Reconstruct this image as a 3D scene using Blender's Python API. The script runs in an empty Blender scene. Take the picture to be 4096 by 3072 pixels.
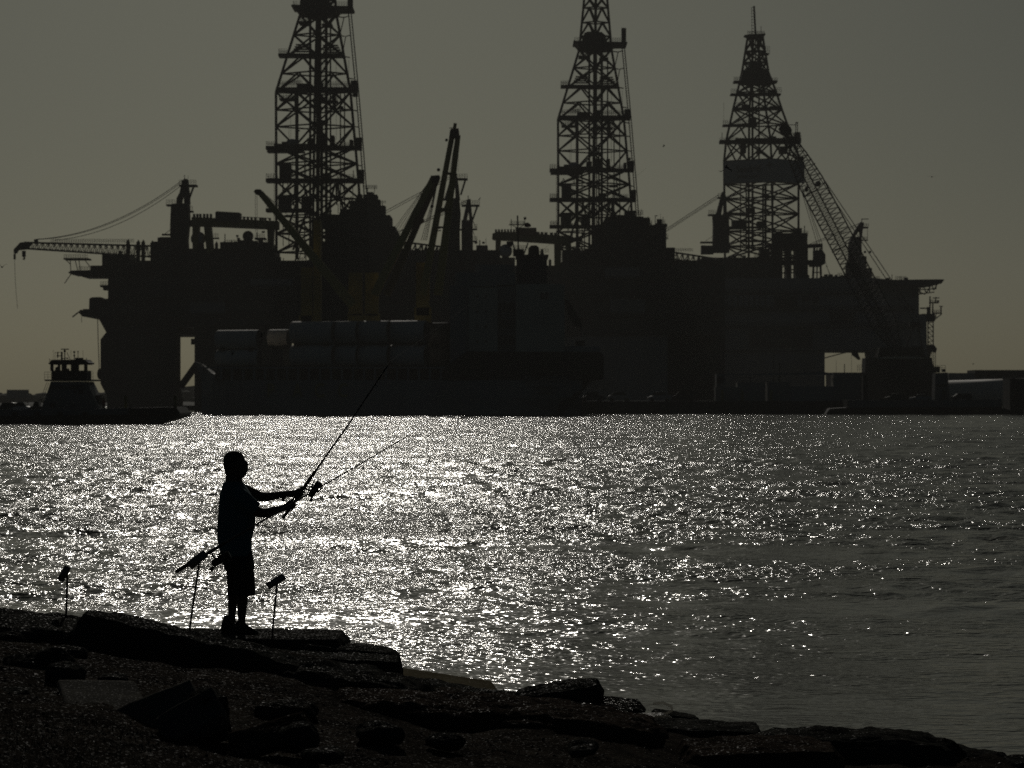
import bpy, bmesh, math, random
from mathutils import Vector, Matrix, Quaternion, noise
R = math.radians
rnd = random.Random(7)
SC = bpy.context.scene
COL = SC.collection

# ------------------------------------------------------------------ camera, sky, sun, exposure
F, CX, HZ, CAMH = 12330.0, 2048.0, 1590.0, 3.0      # focal length and horizon in photo pixels, eye height in metres
cam_d = bpy.data.cameras.new('camera'); cam = bpy.data.objects.new('camera', cam_d); COL.objects.link(cam)
cam.location = (0, 0, CAMH); cam.rotation_euler = (R(90), 0, 0)
cam_d.sensor_width = 36; cam_d.lens = 36 * F / 4096; cam_d.shift_y = (HZ - 1536) / 4096
cam_d.clip_start = 0.1; cam_d.clip_end = 30000
SC.camera = cam
cam_d.dof.use_dof = True; cam_d.dof.focus_distance = 29.5; cam_d.dof.aperture_fstop = 7.0
SUN_EL, SUN_AZ = R(24.5), R(-4.2)                      # azimuth from +Y, positive to the right
sun_d = bpy.data.lights.new('sun', 'SUN'); sun = bpy.data.objects.new('sun', sun_d); COL.objects.link(sun)
sun_d.energy = 5.0; sun_d.angle = R(0.53); sun_d.color = (1.0, 0.95, 0.86)
to_sun = Vector((math.sin(SUN_AZ) * math.cos(SUN_EL), math.cos(SUN_AZ) * math.cos(SUN_EL), math.sin(SUN_EL)))
sun.rotation_euler = to_sun.to_track_quat('Z', 'Y').to_euler()
wd = bpy.data.worlds.new('World'); SC.world = wd; wd.use_nodes = True
wn = wd.node_tree.nodes; wl = wd.node_tree.links
sky = wn.new('ShaderNodeTexSky'); sky.sky_type = 'NISHITA'; sky.sun_disc = False
sky.sun_elevation = SUN_EL; sky.sun_rotation = SUN_AZ
sky.altitude = 0; sky.air_density = 0.42; sky.dust_density = 1.7; sky.ozone_density = 2.2
tint = wn.new('ShaderNodeMix'); tint.data_type = 'RGBA'; tint.blend_type = 'MULTIPLY'; tint.inputs[0].default_value = 1.0
tint.inputs[7].default_value = (0.925, 1.0, 0.81, 1)
wl.new(sky.outputs[0], tint.inputs[6]); wl.new(tint.outputs[2], wn['Background'].inputs[0])
wn['Background'].inputs[1].default_value = 0.05
wd.cycles.sampling_method = 'NONE'
SC.view_settings.view_transform = 'Standard'; SC.view_settings.look = 'None'
SC.view_settings.gamma = 1; SC.view_settings.use_curve_mapping = False
SC.view_settings.exposure = -3.66
SC.render.engine = 'CYCLES'
SC.cycles.use_denoising = False; SC.cycles.denoiser = "OPENIMAGEDENOISE"; SC.cycles.denoising_input_passes = "RGB_ALBEDO_NORMAL"; SC.cycles.use_adaptive_sampling = False
SC.cycles.max_bounces = 4; SC.cycles.diffuse_bounces = 2; SC.cycles.glossy_bounces = 3; SC.cycles.transmission_bounces = 3
SC.cycles.volume_bounces = 0; SC.cycles.transparent_max_bounces = 8
SC.cycles.caustics_reflective = False; SC.cycles.caustics_refractive = False
SC.cycles.sample_clamp_direct = 0; SC.cycles.sample_clamp_indirect = 2

# ------------------------------------------------------------------ materials
MATS = {}
def mat(name, col, rough=0.6, metal=0.0, var=0.25, scale=1.5, bump=0.0, bscale=8.0, spec=0.5):
    m = bpy.data.materials.new(name); m.use_nodes = True; MATS[name] = m
    nt = m.node_tree; b = nt.nodes['Principled BSDF']; N = nt.nodes.new; L = nt.links.new
    b.inputs['Roughness'].default_value = rough; b.inputs['Metallic'].default_value = metal
    b.inputs['Specular IOR Level'].default_value = spec
    tc = N('ShaderNodeTexCoord'); nz = N('ShaderNodeTexNoise'); nz.inputs['Scale'].default_value = scale; nz.inputs['Detail'].default_value = 5
    geo = N('ShaderNodeNewGeometry'); L(geo.outputs['Position'], nz.inputs['Vector'])
    cr = N('ShaderNodeValToRGB'); cr.color_ramp.elements[0].position = 0.3; cr.color_ramp.elements[1].position = 0.7
    cr.color_ramp.elements[0].color = (*[c * (1 - var) for c in col], 1); cr.color_ramp.elements[1].color = (*[min(1, c * (1 + var)) for c in col], 1)
    L(nz.outputs[0], cr.inputs[0]); L(cr.outputs[0], b.inputs['Base Color'])
    if bump:
        n2 = N('ShaderNodeTexNoise'); n2.inputs['Scale'].default_value = bscale; n2.inputs['Detail'].default_value = 6
        L(geo.outputs['Position'], n2.inputs['Vector'])
        bp = N('ShaderNodeBump'); bp.inputs['Strength'].default_value = 1.0; bp.inputs['Distance'].default_value = bump
        L(n2.outputs[0], bp.inputs['Height']); L(bp.outputs[0], b.inputs['Normal'])
    return m
mat('rig_steel', (0.045, 0.045, 0.040), 0.7, var=0.35, scale=0.4)
mat('rig_steel_pale', (0.085, 0.085, 0.08), 0.7, var=0.3, scale=0.3)
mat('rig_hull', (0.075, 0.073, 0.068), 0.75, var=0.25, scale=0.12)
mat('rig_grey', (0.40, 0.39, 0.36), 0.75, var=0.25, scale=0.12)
mat('yellow_steel', (0.36, 0.29, 0.07), 0.6, var=0.25, scale=0.3)
mat('boom_yellow', (0.66, 0.54, 0.14), 0.6, var=0.2, scale=0.3)
mat('ochre_steel', (0.34, 0.19, 0.06), 0.6, var=0.3, scale=0.3)
mat('dome_white', (0.62, 0.62, 0.60), 0.5, var=0.08, scale=0.3)
mat('white_paint', (0.42, 0.43, 0.43), 0.45, var=0.12, scale=0.4)
mat('ferry_white', (0.26, 0.26, 0.25), 0.55, var=0.15, scale=0.5)
mat('ship_grey', (0.42, 0.41, 0.38), 0.65, var=0.2, scale=0.15)
mat('ship_black', (0.022, 0.022, 0.022), 0.6, var=0.3, scale=0.2)
mat('ship_blue', (0.02, 0.035, 0.06), 0.6, var=0.2, scale=0.2)
mat('ship_cream', (0.72, 0.68, 0.52), 0.6, var=0.15, scale=0.2)
mat('letter_yellow', (0.55, 0.42, 0.08), 0.7, var=0.3, scale=0.8)
mat('letter_pale', (0.4, 0.4, 0.38), 0.7, var=0.2, scale=0.8)
mat('letter_dark', (0.012, 0.014, 0.02), 0.7, var=0.2, scale=0.8)
mat('sign_white', (0.86, 0.80, 0.70), 0.8, var=0.12, scale=0.2)
mat('tower_paint', (0.84, 0.77, 0.67), 0.6, var=0.10, scale=0.25, spec=0.15)
mat('tower_cover', (0.06, 0.06, 0.06), 0.8, var=0.2, scale=0.6)
mat('flag_red', (0.28, 0.02, 0.02), 0.8, var=0.2, scale=2)
mat('rope_dark', (0.05, 0.05, 0.045), 0.8, var=0.1)
mat('glass_dark', (0.02, 0.022, 0.024), 0.12, var=0.1)
mat('car_white', (0.45, 0.45, 0.46), 0.25, var=0.04)
mat('car_dark', (0.03, 0.03, 0.035), 0.25, var=0.1)
mat('rubber', (0.015, 0.015, 0.015), 0.8, var=0.2)
mat('far_green', (0.035, 0.042, 0.028), 0.9, var=0.4, scale=0.3)
mat('quay_concrete', (0.09, 0.09, 0.085), 0.85, var=0.3, scale=0.3)
mat('skin', (0.10, 0.055, 0.035), 0.55, var=0.12, scale=14)
mat('hair', (0.012, 0.011, 0.010), 0.7, var=0.3, scale=60, bump=0.003, bscale=90)
mat('shirt_cloth', (0.05, 0.16, 0.19), 0.9, var=0.12, scale=6, bump=0.006, bscale=9)
mat('shorts_cloth', (0.016, 0.016, 0.018), 0.9, var=0.2, scale=8, bump=0.008, bscale=9)
mat('shoe', (0.012, 0.012, 0.012), 0.6, var=0.3, scale=20)
mat('rod_blank', (0.02, 0.014, 0.008), 0.35, var=0.2, scale=20)
mat('rod_grip', (0.02, 0.018, 0.015), 0.9, var=0.3, scale=60)
mat('reel_metal', (0.04, 0.036, 0.03), 0.35, metal=0.4, var=0.2, scale=40)
mat('pvc_pipe', (0.24, 0.24, 0.23), 0.5, var=0.15, scale=14)
mat('stake_steel', (0.05, 0.04, 0.032), 0.6, metal=0.3, var=0.4, scale=30)
mat('gull', (0.05, 0.05, 0.05), 0.8, var=0.2, scale=8)

# ------------------------------------------------------------------ helpers
def W(px, py, D):
    return Vector(((px - CX) / F * D, D, CAMH - (py - HZ) / F * D))

def lerp(a, b, t): return a + (b - a) * t
def interp(tab, y):
    for (y0, v0), (y1, v1) in zip(tab, tab[1:]):
        if y0 <= y <= y1: return lerp(v0, v1, (y - y0) / (y1 - y0))
    return tab[0][1] if y < tab[0][0] else tab[-1][1]

class MB:
    def __init__(s): s.v = []; s.f = []
    def add(s, vs, fs):
        n = len(s.v); s.v += [tuple(v) for v in vs]; s.f += [tuple(i + n for i in f) for f in fs]; return s
    def box(s, a, b):
        x0, y0, z0 = a; x1, y1, z1 = b
        x0, x1 = min(x0, x1), max(x0, x1); y0, y1 = min(y0, y1), max(y0, y1); z0, z1 = min(z0, z1), max(z0, z1)
        return s.add([(x0, y0, z0), (x1, y0, z0), (x1, y1, z0), (x0, y1, z0), (x0, y0, z1), (x1, y0, z1), (x1, y1, z1), (x0, y1, z1)],
                     [(0, 3, 2, 1), (4, 5, 6, 7), (0, 1, 5, 4), (1, 2, 6, 5), (2, 3, 7, 6), (3, 0, 4, 7)])
    def bar(s, a, b, w, h=None, n=4):
        a, b = Vector(a), Vector(b); h = h or w; d = (b - a)
        if d.length < 1e-6: return s
        q = d.to_track_quat('Z', 'Y'); ux = q @ Vector((1, 0, 0)); uy = q @ Vector((0, 1, 0))
        ph = math.pi / n
        ring = [(math.cos(ph + 2 * math.pi * i / n), math.sin(ph + 2 * math.pi * i / n)) for i in range(n)]
        k = 0.7071 if n == 4 else 0.5
        vs = [p + ux * c * w * k + uy * t * h * k for p in (a, b) for c, t in ring]
        fs = [(i, (i + 1) % n, n + (i + 1) % n, n + i) for i in range(n)] + [tuple(range(n - 1, -1, -1)), tuple(range(n, 2 * n))]
        return s.add(vs, fs)
    def tube(s, pts, rs, n=8, cap=True):
        pts = [Vector(p) for p in pts]
        if not isinstance(rs, (list, tuple)): rs = [rs] * len(pts)
        vs = []; up = None
        for i, p in enumerate(pts):
            t = (pts[min(i + 1, len(pts) - 1)] - pts[max(i - 1, 0)]).normalized()
            if up is None: up = Vector((0, 1, 0)) if abs(t.y) < 0.9 else Vector((1, 0, 0))
            u = (up - t * up.dot(t)).normalized(); w = t.cross(u); up = u
            vs += [p + (u * math.cos(2 * math.pi * k / n) + w * math.sin(2 * math.pi * k / n)) * rs[i] for k in range(n)]
        m = len(pts)
        fs = [(i * n + k, i * n + (k + 1) % n, (i + 1) * n + (k + 1) % n, (i + 1) * n + k) for i in range(m - 1) for k in range(n)]
        if cap: fs += [tuple(range(n - 1, -1, -1)), tuple(range((m - 1) * n, m * n))]
        return s.add(vs, fs)
    def prism(s, poly, y0, y1):          # polygon in x,z extruded along y
        n = len(poly)
        vs = [(x, y0, z) for x, z in poly] + [(x, y1, z) for x, z in poly]
        return s.add(vs, [tuple(range(n)), tuple(range(2 * n - 1, n - 1, -1))] + [(i, i + n, (i + 1) % n + n, (i + 1) % n) for i in range(n)])
    def ball(s, c, r, nu=20, nv=12, sq=(1, 1, 1)):
        c = Vector(c); vs = []; fs = []
        for j in range(nv + 1):
            th = math.pi * j / nv
            for i in range(nu):
                a = 2 * math.pi * i / nu
                vs.append(c + Vector((math.sin(th) * math.cos(a) * sq[0], math.sin(th) * math.sin(a) * sq[1], math.cos(th) * sq[2])) * r)
        for j in range(nv):
            for i in range(nu):
                fs.append((j * nu + i, (j + 1) * nu + i, (j + 1) * nu + (i + 1) % nu, j * nu + (i + 1) % nu))
        return s.add(vs, fs)
    def loft(s, secs, n=20, p=2.0):      # secs: (x, y, z, rx, ry) horizontal super-ellipses
        vs = []
        for (x, y, z, rx, ry) in secs:
            for k in range(n):
                a = 2 * math.pi * k / n; c, t = math.cos(a), math.sin(a)
                vs.append((x + rx * math.copysign(abs(c) ** (2 / p), c), y + ry * math.copysign(abs(t) ** (2 / p), t), z))
        m = len(secs)
        fs = [(i * n + k, i * n + (k + 1) % n, (i + 1) * n + (k + 1) % n, (i + 1) * n + k) for i in range(m - 1) for k in range(n)]
        fs += [tuple(range(n - 1, -1, -1)), tuple(range((m - 1) * n, m * n))]
        return s.add(vs, fs)
    def mesh(s, name):
        me = bpy.data.meshes.new(name); me.from_pydata(s.v, [], s.f); me.update()
        b = bmesh.new(); b.from_mesh(me); bmesh.ops.recalc_face_normals(b, faces=b.faces); b.to_mesh(me); b.free()
        return me
    def build(s, name, m, parent=None, smooth=False, loc=None):
        me = s.mesh(name); me.materials.append(MATS[m])
        if smooth: me.polygons.foreach_set('use_smooth', [True] * len(me.polygons))
        o = bpy.data.objects.new(name, me); COL.objects.link(o); o.parent = parent
        if loc is not None: o.location = loc
        return o

def tag(o, label=None, cat=None, group=None, kind=None):
    if label: o['label'] = label
    if cat: o['category'] = cat
    if group: o['group'] = group
    if kind: o['kind'] = kind
    return o
def empty(name, parent=None, loc=(0, 0, 0)):
    o = bpy.data.objects.new(name, None); COL.objects.link(o); o.parent = parent; o.location = loc; return o
_unit = {}
def unit(kind, m):
    k = (kind, m)
    if k not in _unit:
        b = MB()
        if kind == 'bar': b.box((-.5, -.5, -.5), (.5, .5, .5))
        else: b.tube([(0, 0, -.5), (0, 0, .5)], 0.5, 8)
        me = b.mesh('unit_' + kind); me.materials.append(MATS[m]); _unit[k] = me
    return _unit[k]
def beam(name, a, b, w, m, parent, kind='bar', h=None):
    a, b = Vector(a), Vector(b); d = b - a
    o = bpy.data.objects.new(name, unit(kind, m)); COL.objects.link(o); o.parent = parent
    o.rotation_mode = 'QUATERNION'; o.rotation_quaternion = d.to_track_quat('Z', 'Y')
    o.location = (a + b) / 2; o.scale = (w, h or w, d.length)
    return o

class T:
    """A thing at reference distance D: an Empty at its base; p() turns a photo pixel at distance D+dy into its local frame."""
    def __init__(s, name, label, cat, px, D, z0=0.0, group=None):
        s.D = D; s.o = Vector(((px - CX) / F * D, D, z0)); s.root = empty(name, None, s.o); tag(s.root, label, cat, group); s.k = D / F
    def p(s, px, py, dy=0.0): return W(px, py, s.D + dy) - s.o
    def bar(s, name, a, b, w, m='rig_steel', parent=None, kind='bar', dy=0.0, dyb=None):
        return beam(name, s.p(*a, dy), s.p(*b, dy if dyb is None else dyb), w * s.k, m, parent or s.root, kind)
    def box(s, name, x0, x1, y0, y1, d0, d1, m, parent=None):
        a = s.p(x0, y1, d0); b = s.p(x1, y0, d0)
        return MB().box(a, (b.x, d1, b.z)).build(name, m, parent or s.root)
    def mbox(s, mb, x0, x1, y0, y1, d0, d1):
        a = s.p(x0, y1, d0); b = s.p(x1, y0, d0); mb.box(a, (b.x, d1, b.z)); return mb
    def poly(s, name, pts, d0, d1, m, parent=None):
        q = [s.p(x, y, d0) for x, y in pts]
        return MB().prism([(v.x, v.z) for v in q], d0, d1).build(name, m, parent or s.root)
    def tube(s, name, pts, r, m, parent=None, dy=0.0, n=5):
        return MB().tube([s.p(*q[:2], q[2] if len(q) > 2 else dy) for q in pts], r * s.k, n).build(name, m, parent or s.root)
    def rail(s, x0, x1, y, d0, d1, parent=None, h=18, step=9, name='railing', m='rig_steel'):
        b = MB(); w = 1.1 * s.k
        for dd in ((d0, d1) if d1 is not None else (d0,)):
            n = max(2, int(abs(x1 - x0) / step) + 1)
            for i in range(n):
                x = x0 + (x1 - x0) * i / (n - 1); b.bar(s.p(x, y, dd), s.p(x, y - h, dd), w)
            for k in (1.0, 0.66, 0.33): b.bar(s.p(x0, y - h * k, dd), s.p(x1, y - h * k, dd), w)
        if d1 is not None:
            for k in (1.0, 0.5): b.bar(s.p(x0, y - h * k, d0), s.p(x0, y - h * k, d1), w)
        return b.build(name, m, parent or s.root)
def text(name, body, size, m, parent, loc, rotz=0.0, squash=1.0, depth=0.02):
    c = bpy.data.curves.new(name, 'FONT'); c.body = body; c.size = size; c.extrude = depth; c.align_x = 'CENTER'; c.align_y = 'CENTER'
    o = bpy.data.objects.new(name, c); COL.objects.link(o); bpy.context.view_layer.update()
    me = bpy.data.meshes.new_from_object(o.evaluated_get(bpy.context.evaluated_depsgraph_get()))
    bpy.data.objects.remove(o); bpy.data.curves.remove(c); me.materials.clear(); me.materials.append(MATS[m])
    t = bpy.data.objects.new(name, me); COL.objects.link(t); t.parent = parent; t.location = loc
    t.rotation_euler = (R(90), 0, rotz); t.scale = (squash, 1, 1); return t
# ------------------------------------------------------------------ water
WSLOPE, WSPREAD, WGUST = 0.15, 0.78, 0.13
def build_water():
    m = bpy.data.materials.new('sea_water'); m.use_nodes = True; MATS['sea_water'] = m
    nt = m.node_tree; N = nt.nodes.new; L = nt.links.new; b = nt.nodes['Principled BSDF']
    b.inputs['Base Color'].default_value = (0.018, 0.022, 0.020, 1); b.inputs['Roughness'].default_value = 0.15
    b.inputs['IOR'].default_value = 1.33
    geo = N('ShaderNodeNewGeometry')
    def noise_at(sx, sy, det, dist=0.0):
        mp = N('ShaderNodeMapping'); mp.inputs['Scale'].default_value = (sx, sy, 1); L(geo.outputs['Position'], mp.inputs['Vector'])
        nz = N('ShaderNodeTexNoise'); nz.noise_dimensions = '2D'; nz.inputs['Scale'].default_value = 1; nz.inputs['Detail'].default_value = det
        nz.inputs['Roughness'].default_value = 0.55; nz.inputs['Distortion'].default_value = dist
        L(mp.outputs[0], nz.inputs['Vector']); return nz.outputs[0]
    def mul(a, k):
        q = N('ShaderNodeMath'); q.operation = 'MULTIPLY'; L(a, q.inputs[0])
        if isinstance(k, (int, float)): q.inputs[1].default_value = k
        else: L(k, q.inputs[1])
        return q.outputs[0]
    def addn(a, c):
        q = N('ShaderNodeMath'); q.operation = 'ADD'; L(a, q.inputs[0]); L(c, q.inputs[1]); return q.outputs[0]
    # gusts and slicks change how rough the surface is; close to the shore it lies calmer
    gust = N('ShaderNodeMapRange'); L(noise_at(0.022, 0.06, 5, 0.8), gust.inputs[0])
    gust.inputs[1].default_value = 0.40; gust.inputs[2].default_value = 0.58; gust.inputs[3].default_value = 0.7; gust.inputs[4].default_value = 1.25
    sep = N('ShaderNodeSeparateXYZ'); L(geo.outputs['Position'], sep.inputs[0])
    calm = N('ShaderNodeMapRange'); L(sep.outputs[1], calm.inputs[0]); calm.interpolation_type = 'SMOOTHSTEP'
    calm.inputs[1].default_value = 30; calm.inputs[2].default_value = 60; calm.inputs[3].default_value = 0.5; calm.inputs[4].default_value = 1.0
    patch = N('ShaderNodeMapRange'); L(noise_at(0.15, 0.28, 4, 0.3), patch.inputs[0])
    patch.inputs[1].default_value = 0.36; patch.inputs[2].default_value = 0.64; patch.inputs[3].default_value = 0.60; patch.inputs[4].default_value = 1.62
    amp = mul(mul(gust.outputs[0], patch.outputs[0]), calm.outputs[0])
    h = addn(mul(noise_at(2.6, 4.4, 1.0, 0.25), 0.06), mul(noise_at(7.5, 11, 1, 0.2), 0.027))
    h = mul(h, amp)
    bp = N('ShaderNodeBump'); bp.inputs['Strength'].default_value = 1; bp.inputs['Distance'].default_value = 1.0
    L(h, bp.inputs['Height']); L(bp.outputs[0], b.inputs['Normal'])
    # real waves: a sum of many wave trains on a grid that is finer near the shore
    import numpy as np
    rg = np.random.default_rng(5)
    ys = [17.0]
    while ys[-1] < 545: ys.append(ys[-1] + 0.09 + ys[-1] * 0.00105)
    ys = np.array(ys); nx = 560
    half = 10 + ys * 0.23
    X = np.linspace(-1, 1, nx + 1)[None, :] * half[:, None]; Y = np.repeat(ys[:, None], nx + 1, 1)
    dy = (0.09 + ys * 0.00105)[:, None]
    def trains(n, l0, l1, spread, slope, aim=0.0):
        Z = np.zeros_like(X)
        for i in range(n):
            lam = l0 * (l1 / l0) ** rg.random(); th = aim + rg.normal() * spread; k = 2 * np.pi / lam
            fd = np.clip((lam / (3.2 * dy)) - 0.6, 0, 1)
            Z += fd * slope * (2 / n) ** .5 / k * np.sin(k * (np.sin(th) * X + np.cos(th) * Y) + rg.random() * 6.283)
        return Z
    def soft(l0, l1, n=14):
        Z = np.zeros_like(X)
        for i in range(n):
            lam = l0 * (l1 / l0) ** rg.random(); th = rg.random() * 6.283; k = 2 * np.pi / lam
            Z += np.sin(k * (np.sin(th) * X + np.cos(th) * Y * 1.0) + rg.random() * 6.283)
        return Z / (n / 2) ** .5
    g = np.clip(1.0 + WGUST * soft(14, 90) + 0.19 * soft(3, 12), 0.25, 1.8)
    t_ = np.clip((Y - 28) / 34, 0, 1); calm_ = 0.12 + 0.88 * t_ * t_ * (3 - 2 * t_)
    Z = (trains(52, 0.5, 1.7, WSPREAD, WSLOPE) + trains(18, 1.7, 6.0, WSPREAD * .7, WSLOPE * .36)) * g * calm_ - 0.02
    V = np.stack([X, Y, Z], -1).reshape(-1, 3); ny = len(ys)
    i0 = (np.arange(ny - 1)[:, None] * (nx + 1) + np.arange(nx)[None, :]).ravel()
    Fq = np.stack([i0, i0 + 1, i0 + nx + 2, i0 + nx + 1], -1).astype(np.int32)
    me = bpy.data.meshes.new('water'); me.vertices.add(len(V)); me.vertices.foreach_set('co', V.ravel())
    me.loops.add(Fq.size); me.loops.foreach_set('vertex_index', Fq.ravel()); me.polygons.add(len(Fq)); me.polygons.foreach_set('loop_start', np.arange(0, Fq.size, 4, dtype=np.int32))
    me.update(calc_edges=True); me.materials.append(m)
    me.polygons.foreach_set('use_smooth', np.ones(len(Fq), dtype=bool))
    o = bpy.data.objects.new('water', me); COL.objects.link(o); tag(o, 'choppy dark channel water glittering in the sun', 'water', kind='structure')
    far = MB()
    x0, x1 = -10 - ys[-1] * 0.23, 10 + ys[-1] * 0.23
    for (a, c, d, e) in ((-9000, ys[-1], 9000, 14000), (-9000, -60, x0 - 0.0, ys[-1]), (x1, -60, 9000, ys[-1])):
        far.add([(a, c, -0.03), (d, c, -0.03), (d, e, -0.03), (a, e, -0.03)], [(0, 1, 2, 3)])
    # fill the wedge between the narrowing grid and the straight side sheets
    for sgn in (-1, 1):
        far.add([(sgn * x1, 17, -0.06), (sgn * x1, ys[-1], -0.06), (sgn * (10 + 17 * 0.23) * 0.98, 17, -0.06)], [(0, 1, 2)])
    fo = far.build('open_water', 'sea_water'); tag(fo, 'flat far water beyond the channel', 'water', kind='structure')
build_water()
# ------------------------------------------------------------------ drilling rigs
def lattice(t, par, L, Rr, Fx, Bx, depth, levels, types, wl=10, wb=5.5, wr=5, mp=lambda x, y: (x, y)):
    """Four-legged lattice tower: corner tables of (y, x); depth is half its depth in metres."""
    def C(k, y):
        tab, dy = ((L, 0.0), (Fx, -depth), (Rr, 0.0), (Bx, depth))[k]
        dw = depth * (interp(Rr, y) - interp(L, y)) / max(v for _, v in [(0, interp(Rr, q) - interp(L, q)) for q in levels])
        x, yy = mp(interp(tab, y), y); d = math.copysign(dw, dy) if dy else 0.0
        q = t.p(x, yy, 0.0); return Vector((q.x, d, q.z))
    k = t.k
    for c in range(4):
        for y0, y1 in zip(levels, levels[1:]):
            beam('leg', C(c, y0), C(c, y1), wl * k, 'rig_steel', par, 'rod')
    for i, y in enumerate(levels):
        if types[min(i, len(types) - 1)] != '-' or i:
            for c in range(4): beam('ring_beam', C(c, y), C((c + 1) % 4, y), wr * k, 'rig_steel', par)
    for i, ty in enumerate(types):
        y0, y1 = levels[i], levels[i + 1]
        for c in range(4):
            a0, b0, a1, b1 = C(c, y0), C((c + 1) % 4, y0), C(c, y1), C((c + 1) % 4, y1)
            m0, m1 = (a0 + b0) / 2, (a1 + b1) / 2
            if ty == 'X': prs = ((a0, b1), (b0, a1))
            elif ty == 'A': prs = ((a1, m0), (b1, m0))
            elif ty == 'V': prs = ((a0, m1), (b0, m1))
            elif ty == 'H': prs = ((a0, m1), (m0, a1), (m0, b1), (b0, m1), (m0, m1))
            elif ty == 'W': prs = ((a0, m1), (m1, b0), (a1, m0), (b1, m0))
            else: prs = ()
            for p, q in prs: beam('brace', p, q, wb * k, 'rig_steel', par, 'rod')
    return C

def twin_derrick(t, mp, lo):
    """The tall drilling derrick shared by the two drill rigs, in the pixels of the first one."""
    par = empty('derrick', t.root); k = t.k; s = (Vector(mp(1400, 0)) - Vector(mp(1100, 0))).length / 300
    L = [(-260, 1232), (60, 1200), (368, 1104), (1060, 1106)]; Rr = [(-260, 1318), (60, 1346), (368, 1402), (700, 1432), (1060, 1456)]
    Fx = [(-260, 1276), (1060, 1259)]; Bx = [(-260, 1276), (1060, 1262)]
    lv = [-260, -190, -125, -60, 0, 60, 140, 225, 295, 368, 440, 507, 590, 655, 725, 795, 865, 935, 1010]
    ty = ['X', 'X', 'A', 'A', 'X', 'X', 'X', 'A', 'A', 'H', 'A', 'V', 'X', 'X', 'H', 'A', 'X', 'X']
    lattice(t, par, L, Rr, Fx, Bx, 8.5 * s * k * 17, lv, ty, 10.5 * s, 8.2 * s, 5.6 * s, mp)
    def P(x, y, dy=0.0): return t.p(*mp(x, y), dy)
    def bx(name, x0, x1, y0, y1, d0, d1, m='rig_steel'):
        a, b = P(x0, y1), P(x1, y0); return MB().box((a.x, d0, a.z), (b.x, d1, b.z)).build(name, m, par)
    def rail(x0, x1, y, d0=-4.0, d1=4.0, h=17):
        b = MB(); w = 1.0 * k; n = max(3, int((x1 - x0) / 8))
        for d in (d0, d1):
            for i in range(n):
                x = lerp(x0, x1, i / (n - 1)); q = P(x, y); r = P(x, y - h); b.bar((q.x, d, q.z), (r.x, d, r.z), w)
            for f in (1, .66, .33):
                q = P(x0, y - h * f); r = P(x1, y - h * f); b.bar((q.x, d, q.z), (r.x, d, r.z), w)
        for f in (1, .5):
            q = P(x0, y - h * f); b.bar((q.x, d0, q.z), (q.x, d1, q.z), w)
        b.build('railing', 'rig_steel', par)
    # inner columns, guide rails and hanging pipe
    for x, w, d, y0, y1 in ((1190, 13, -2, 368, 1040), (1303, 11, 2, 60, 1040), (1326, 6, -4, 100, 900), (1359, 4.5, 3, 368, 900), (1381, 4.5, -3, 368, 880),
                            (1244, 9, -3, 60, 1040), (1268, 10, 1, 40, 1040), (1280, 5, 3, 60, 1000), (1214, 4, 4, 600, 1030), (1289, 7, 0, 480, 1030)):
        a, b = P(x, y0), P(x, y1); beam('guide_column', (a.x, d, a.z), (b.x, d, b.z), w * s * k, 'rig_steel', par)
    for x, y0, y1 in ((1163, 370, 580), (1156, 500, 580), (1288, 235, 360), (1294, 235, 360), (1345, 235, 560), (1171, 600, 700), (1395, 240, 360)):
        a, b = P(x, y0), P(x, y1); beam('hanging_line', a, b, 1.0 * k, 'rope_dark', par)
    # crown: solid flared platform with its block, cabin at the end of the outrigger
    q = [P(*c) for c in ((1172, 30), (1415, 36), (1413, 44), (1358, 45), (1344, 62), (1240, 64), (1200, 58), (1182, 38), (1172, 37))]
    MB().prism([(v.x, v.z) for v in q], -5.5, 5.5).build('crown_platform', 'rig_steel', par)
    q = [P(*c) for c in ((1208, 32), (1216, 8), (1222, -8), (1240, -14), (1300, -12), (1318, 4), (1322, 33))]
    MB().prism([(v.x, v.z) for v in q], -3.5, 3.5).build('crown_block', 'rig_steel', par)
    bx('lift_cabin', 1391, 1411, -34, 36, -1.5, 1.5); bx('crown_sheave', 1230, 1300, 62, 74, -3, 3)
    rail(1178, 1206, 31, -4.5, 4.5); rail(1322, 1400, 34, -4.5, 4.5)
    # platforms: x range, top, bottom
    for x0, x1, y0, y1 in ((1197, 1243, 89, 98), (1290, 1330, 99, 107), (1116, 1374, 218, 229), 
                           (1108, 1420, 353, 369), (1120, 1188, 396, 402), (1252, 1352, 405, 411), (1066, 1446, 587, 600), (1100, 1300, 578, 590),
                           (1066, 1452, 716, 731), (1066, 1256, 836, 849)):
        bx('platform', x0, x1, y0, y1, -2.6 * s, 2.6 * s)
    for x0, x1, y in ((1118, 1150, 217), (1115, 1200, 345), (1290, 1400, 348), (1068, 1110, 586), (1330, 1420, 590), (1068, 1108, 715), (1146, 1180, 716), (1350, 1420, 718),
                      (1170, 1206, 336), (1205, 1243, 88), (1295, 1325, 98), (1118, 1180, 396), (1265, 1350, 404), (1070, 1100, 836)):
        rail(x0, x1, y, -2.4 * s, 2.4 * s)
    for y in (178, 187, 196, 205):                       # finger racks
        bx('finger_rack', 1184 - (y - 178) * 0.5, 1246, y, y + 2.6, -1.2, 1.2); bx('finger_rack', 1292, 1352 + (y - 178) * 0.6, y + 3, y + 5.4, -1.2, 1.2)
    for y in (604, 609): bx('grating', 1070, 1215, y, y + 1.6, -2.6, 2.6)
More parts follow.
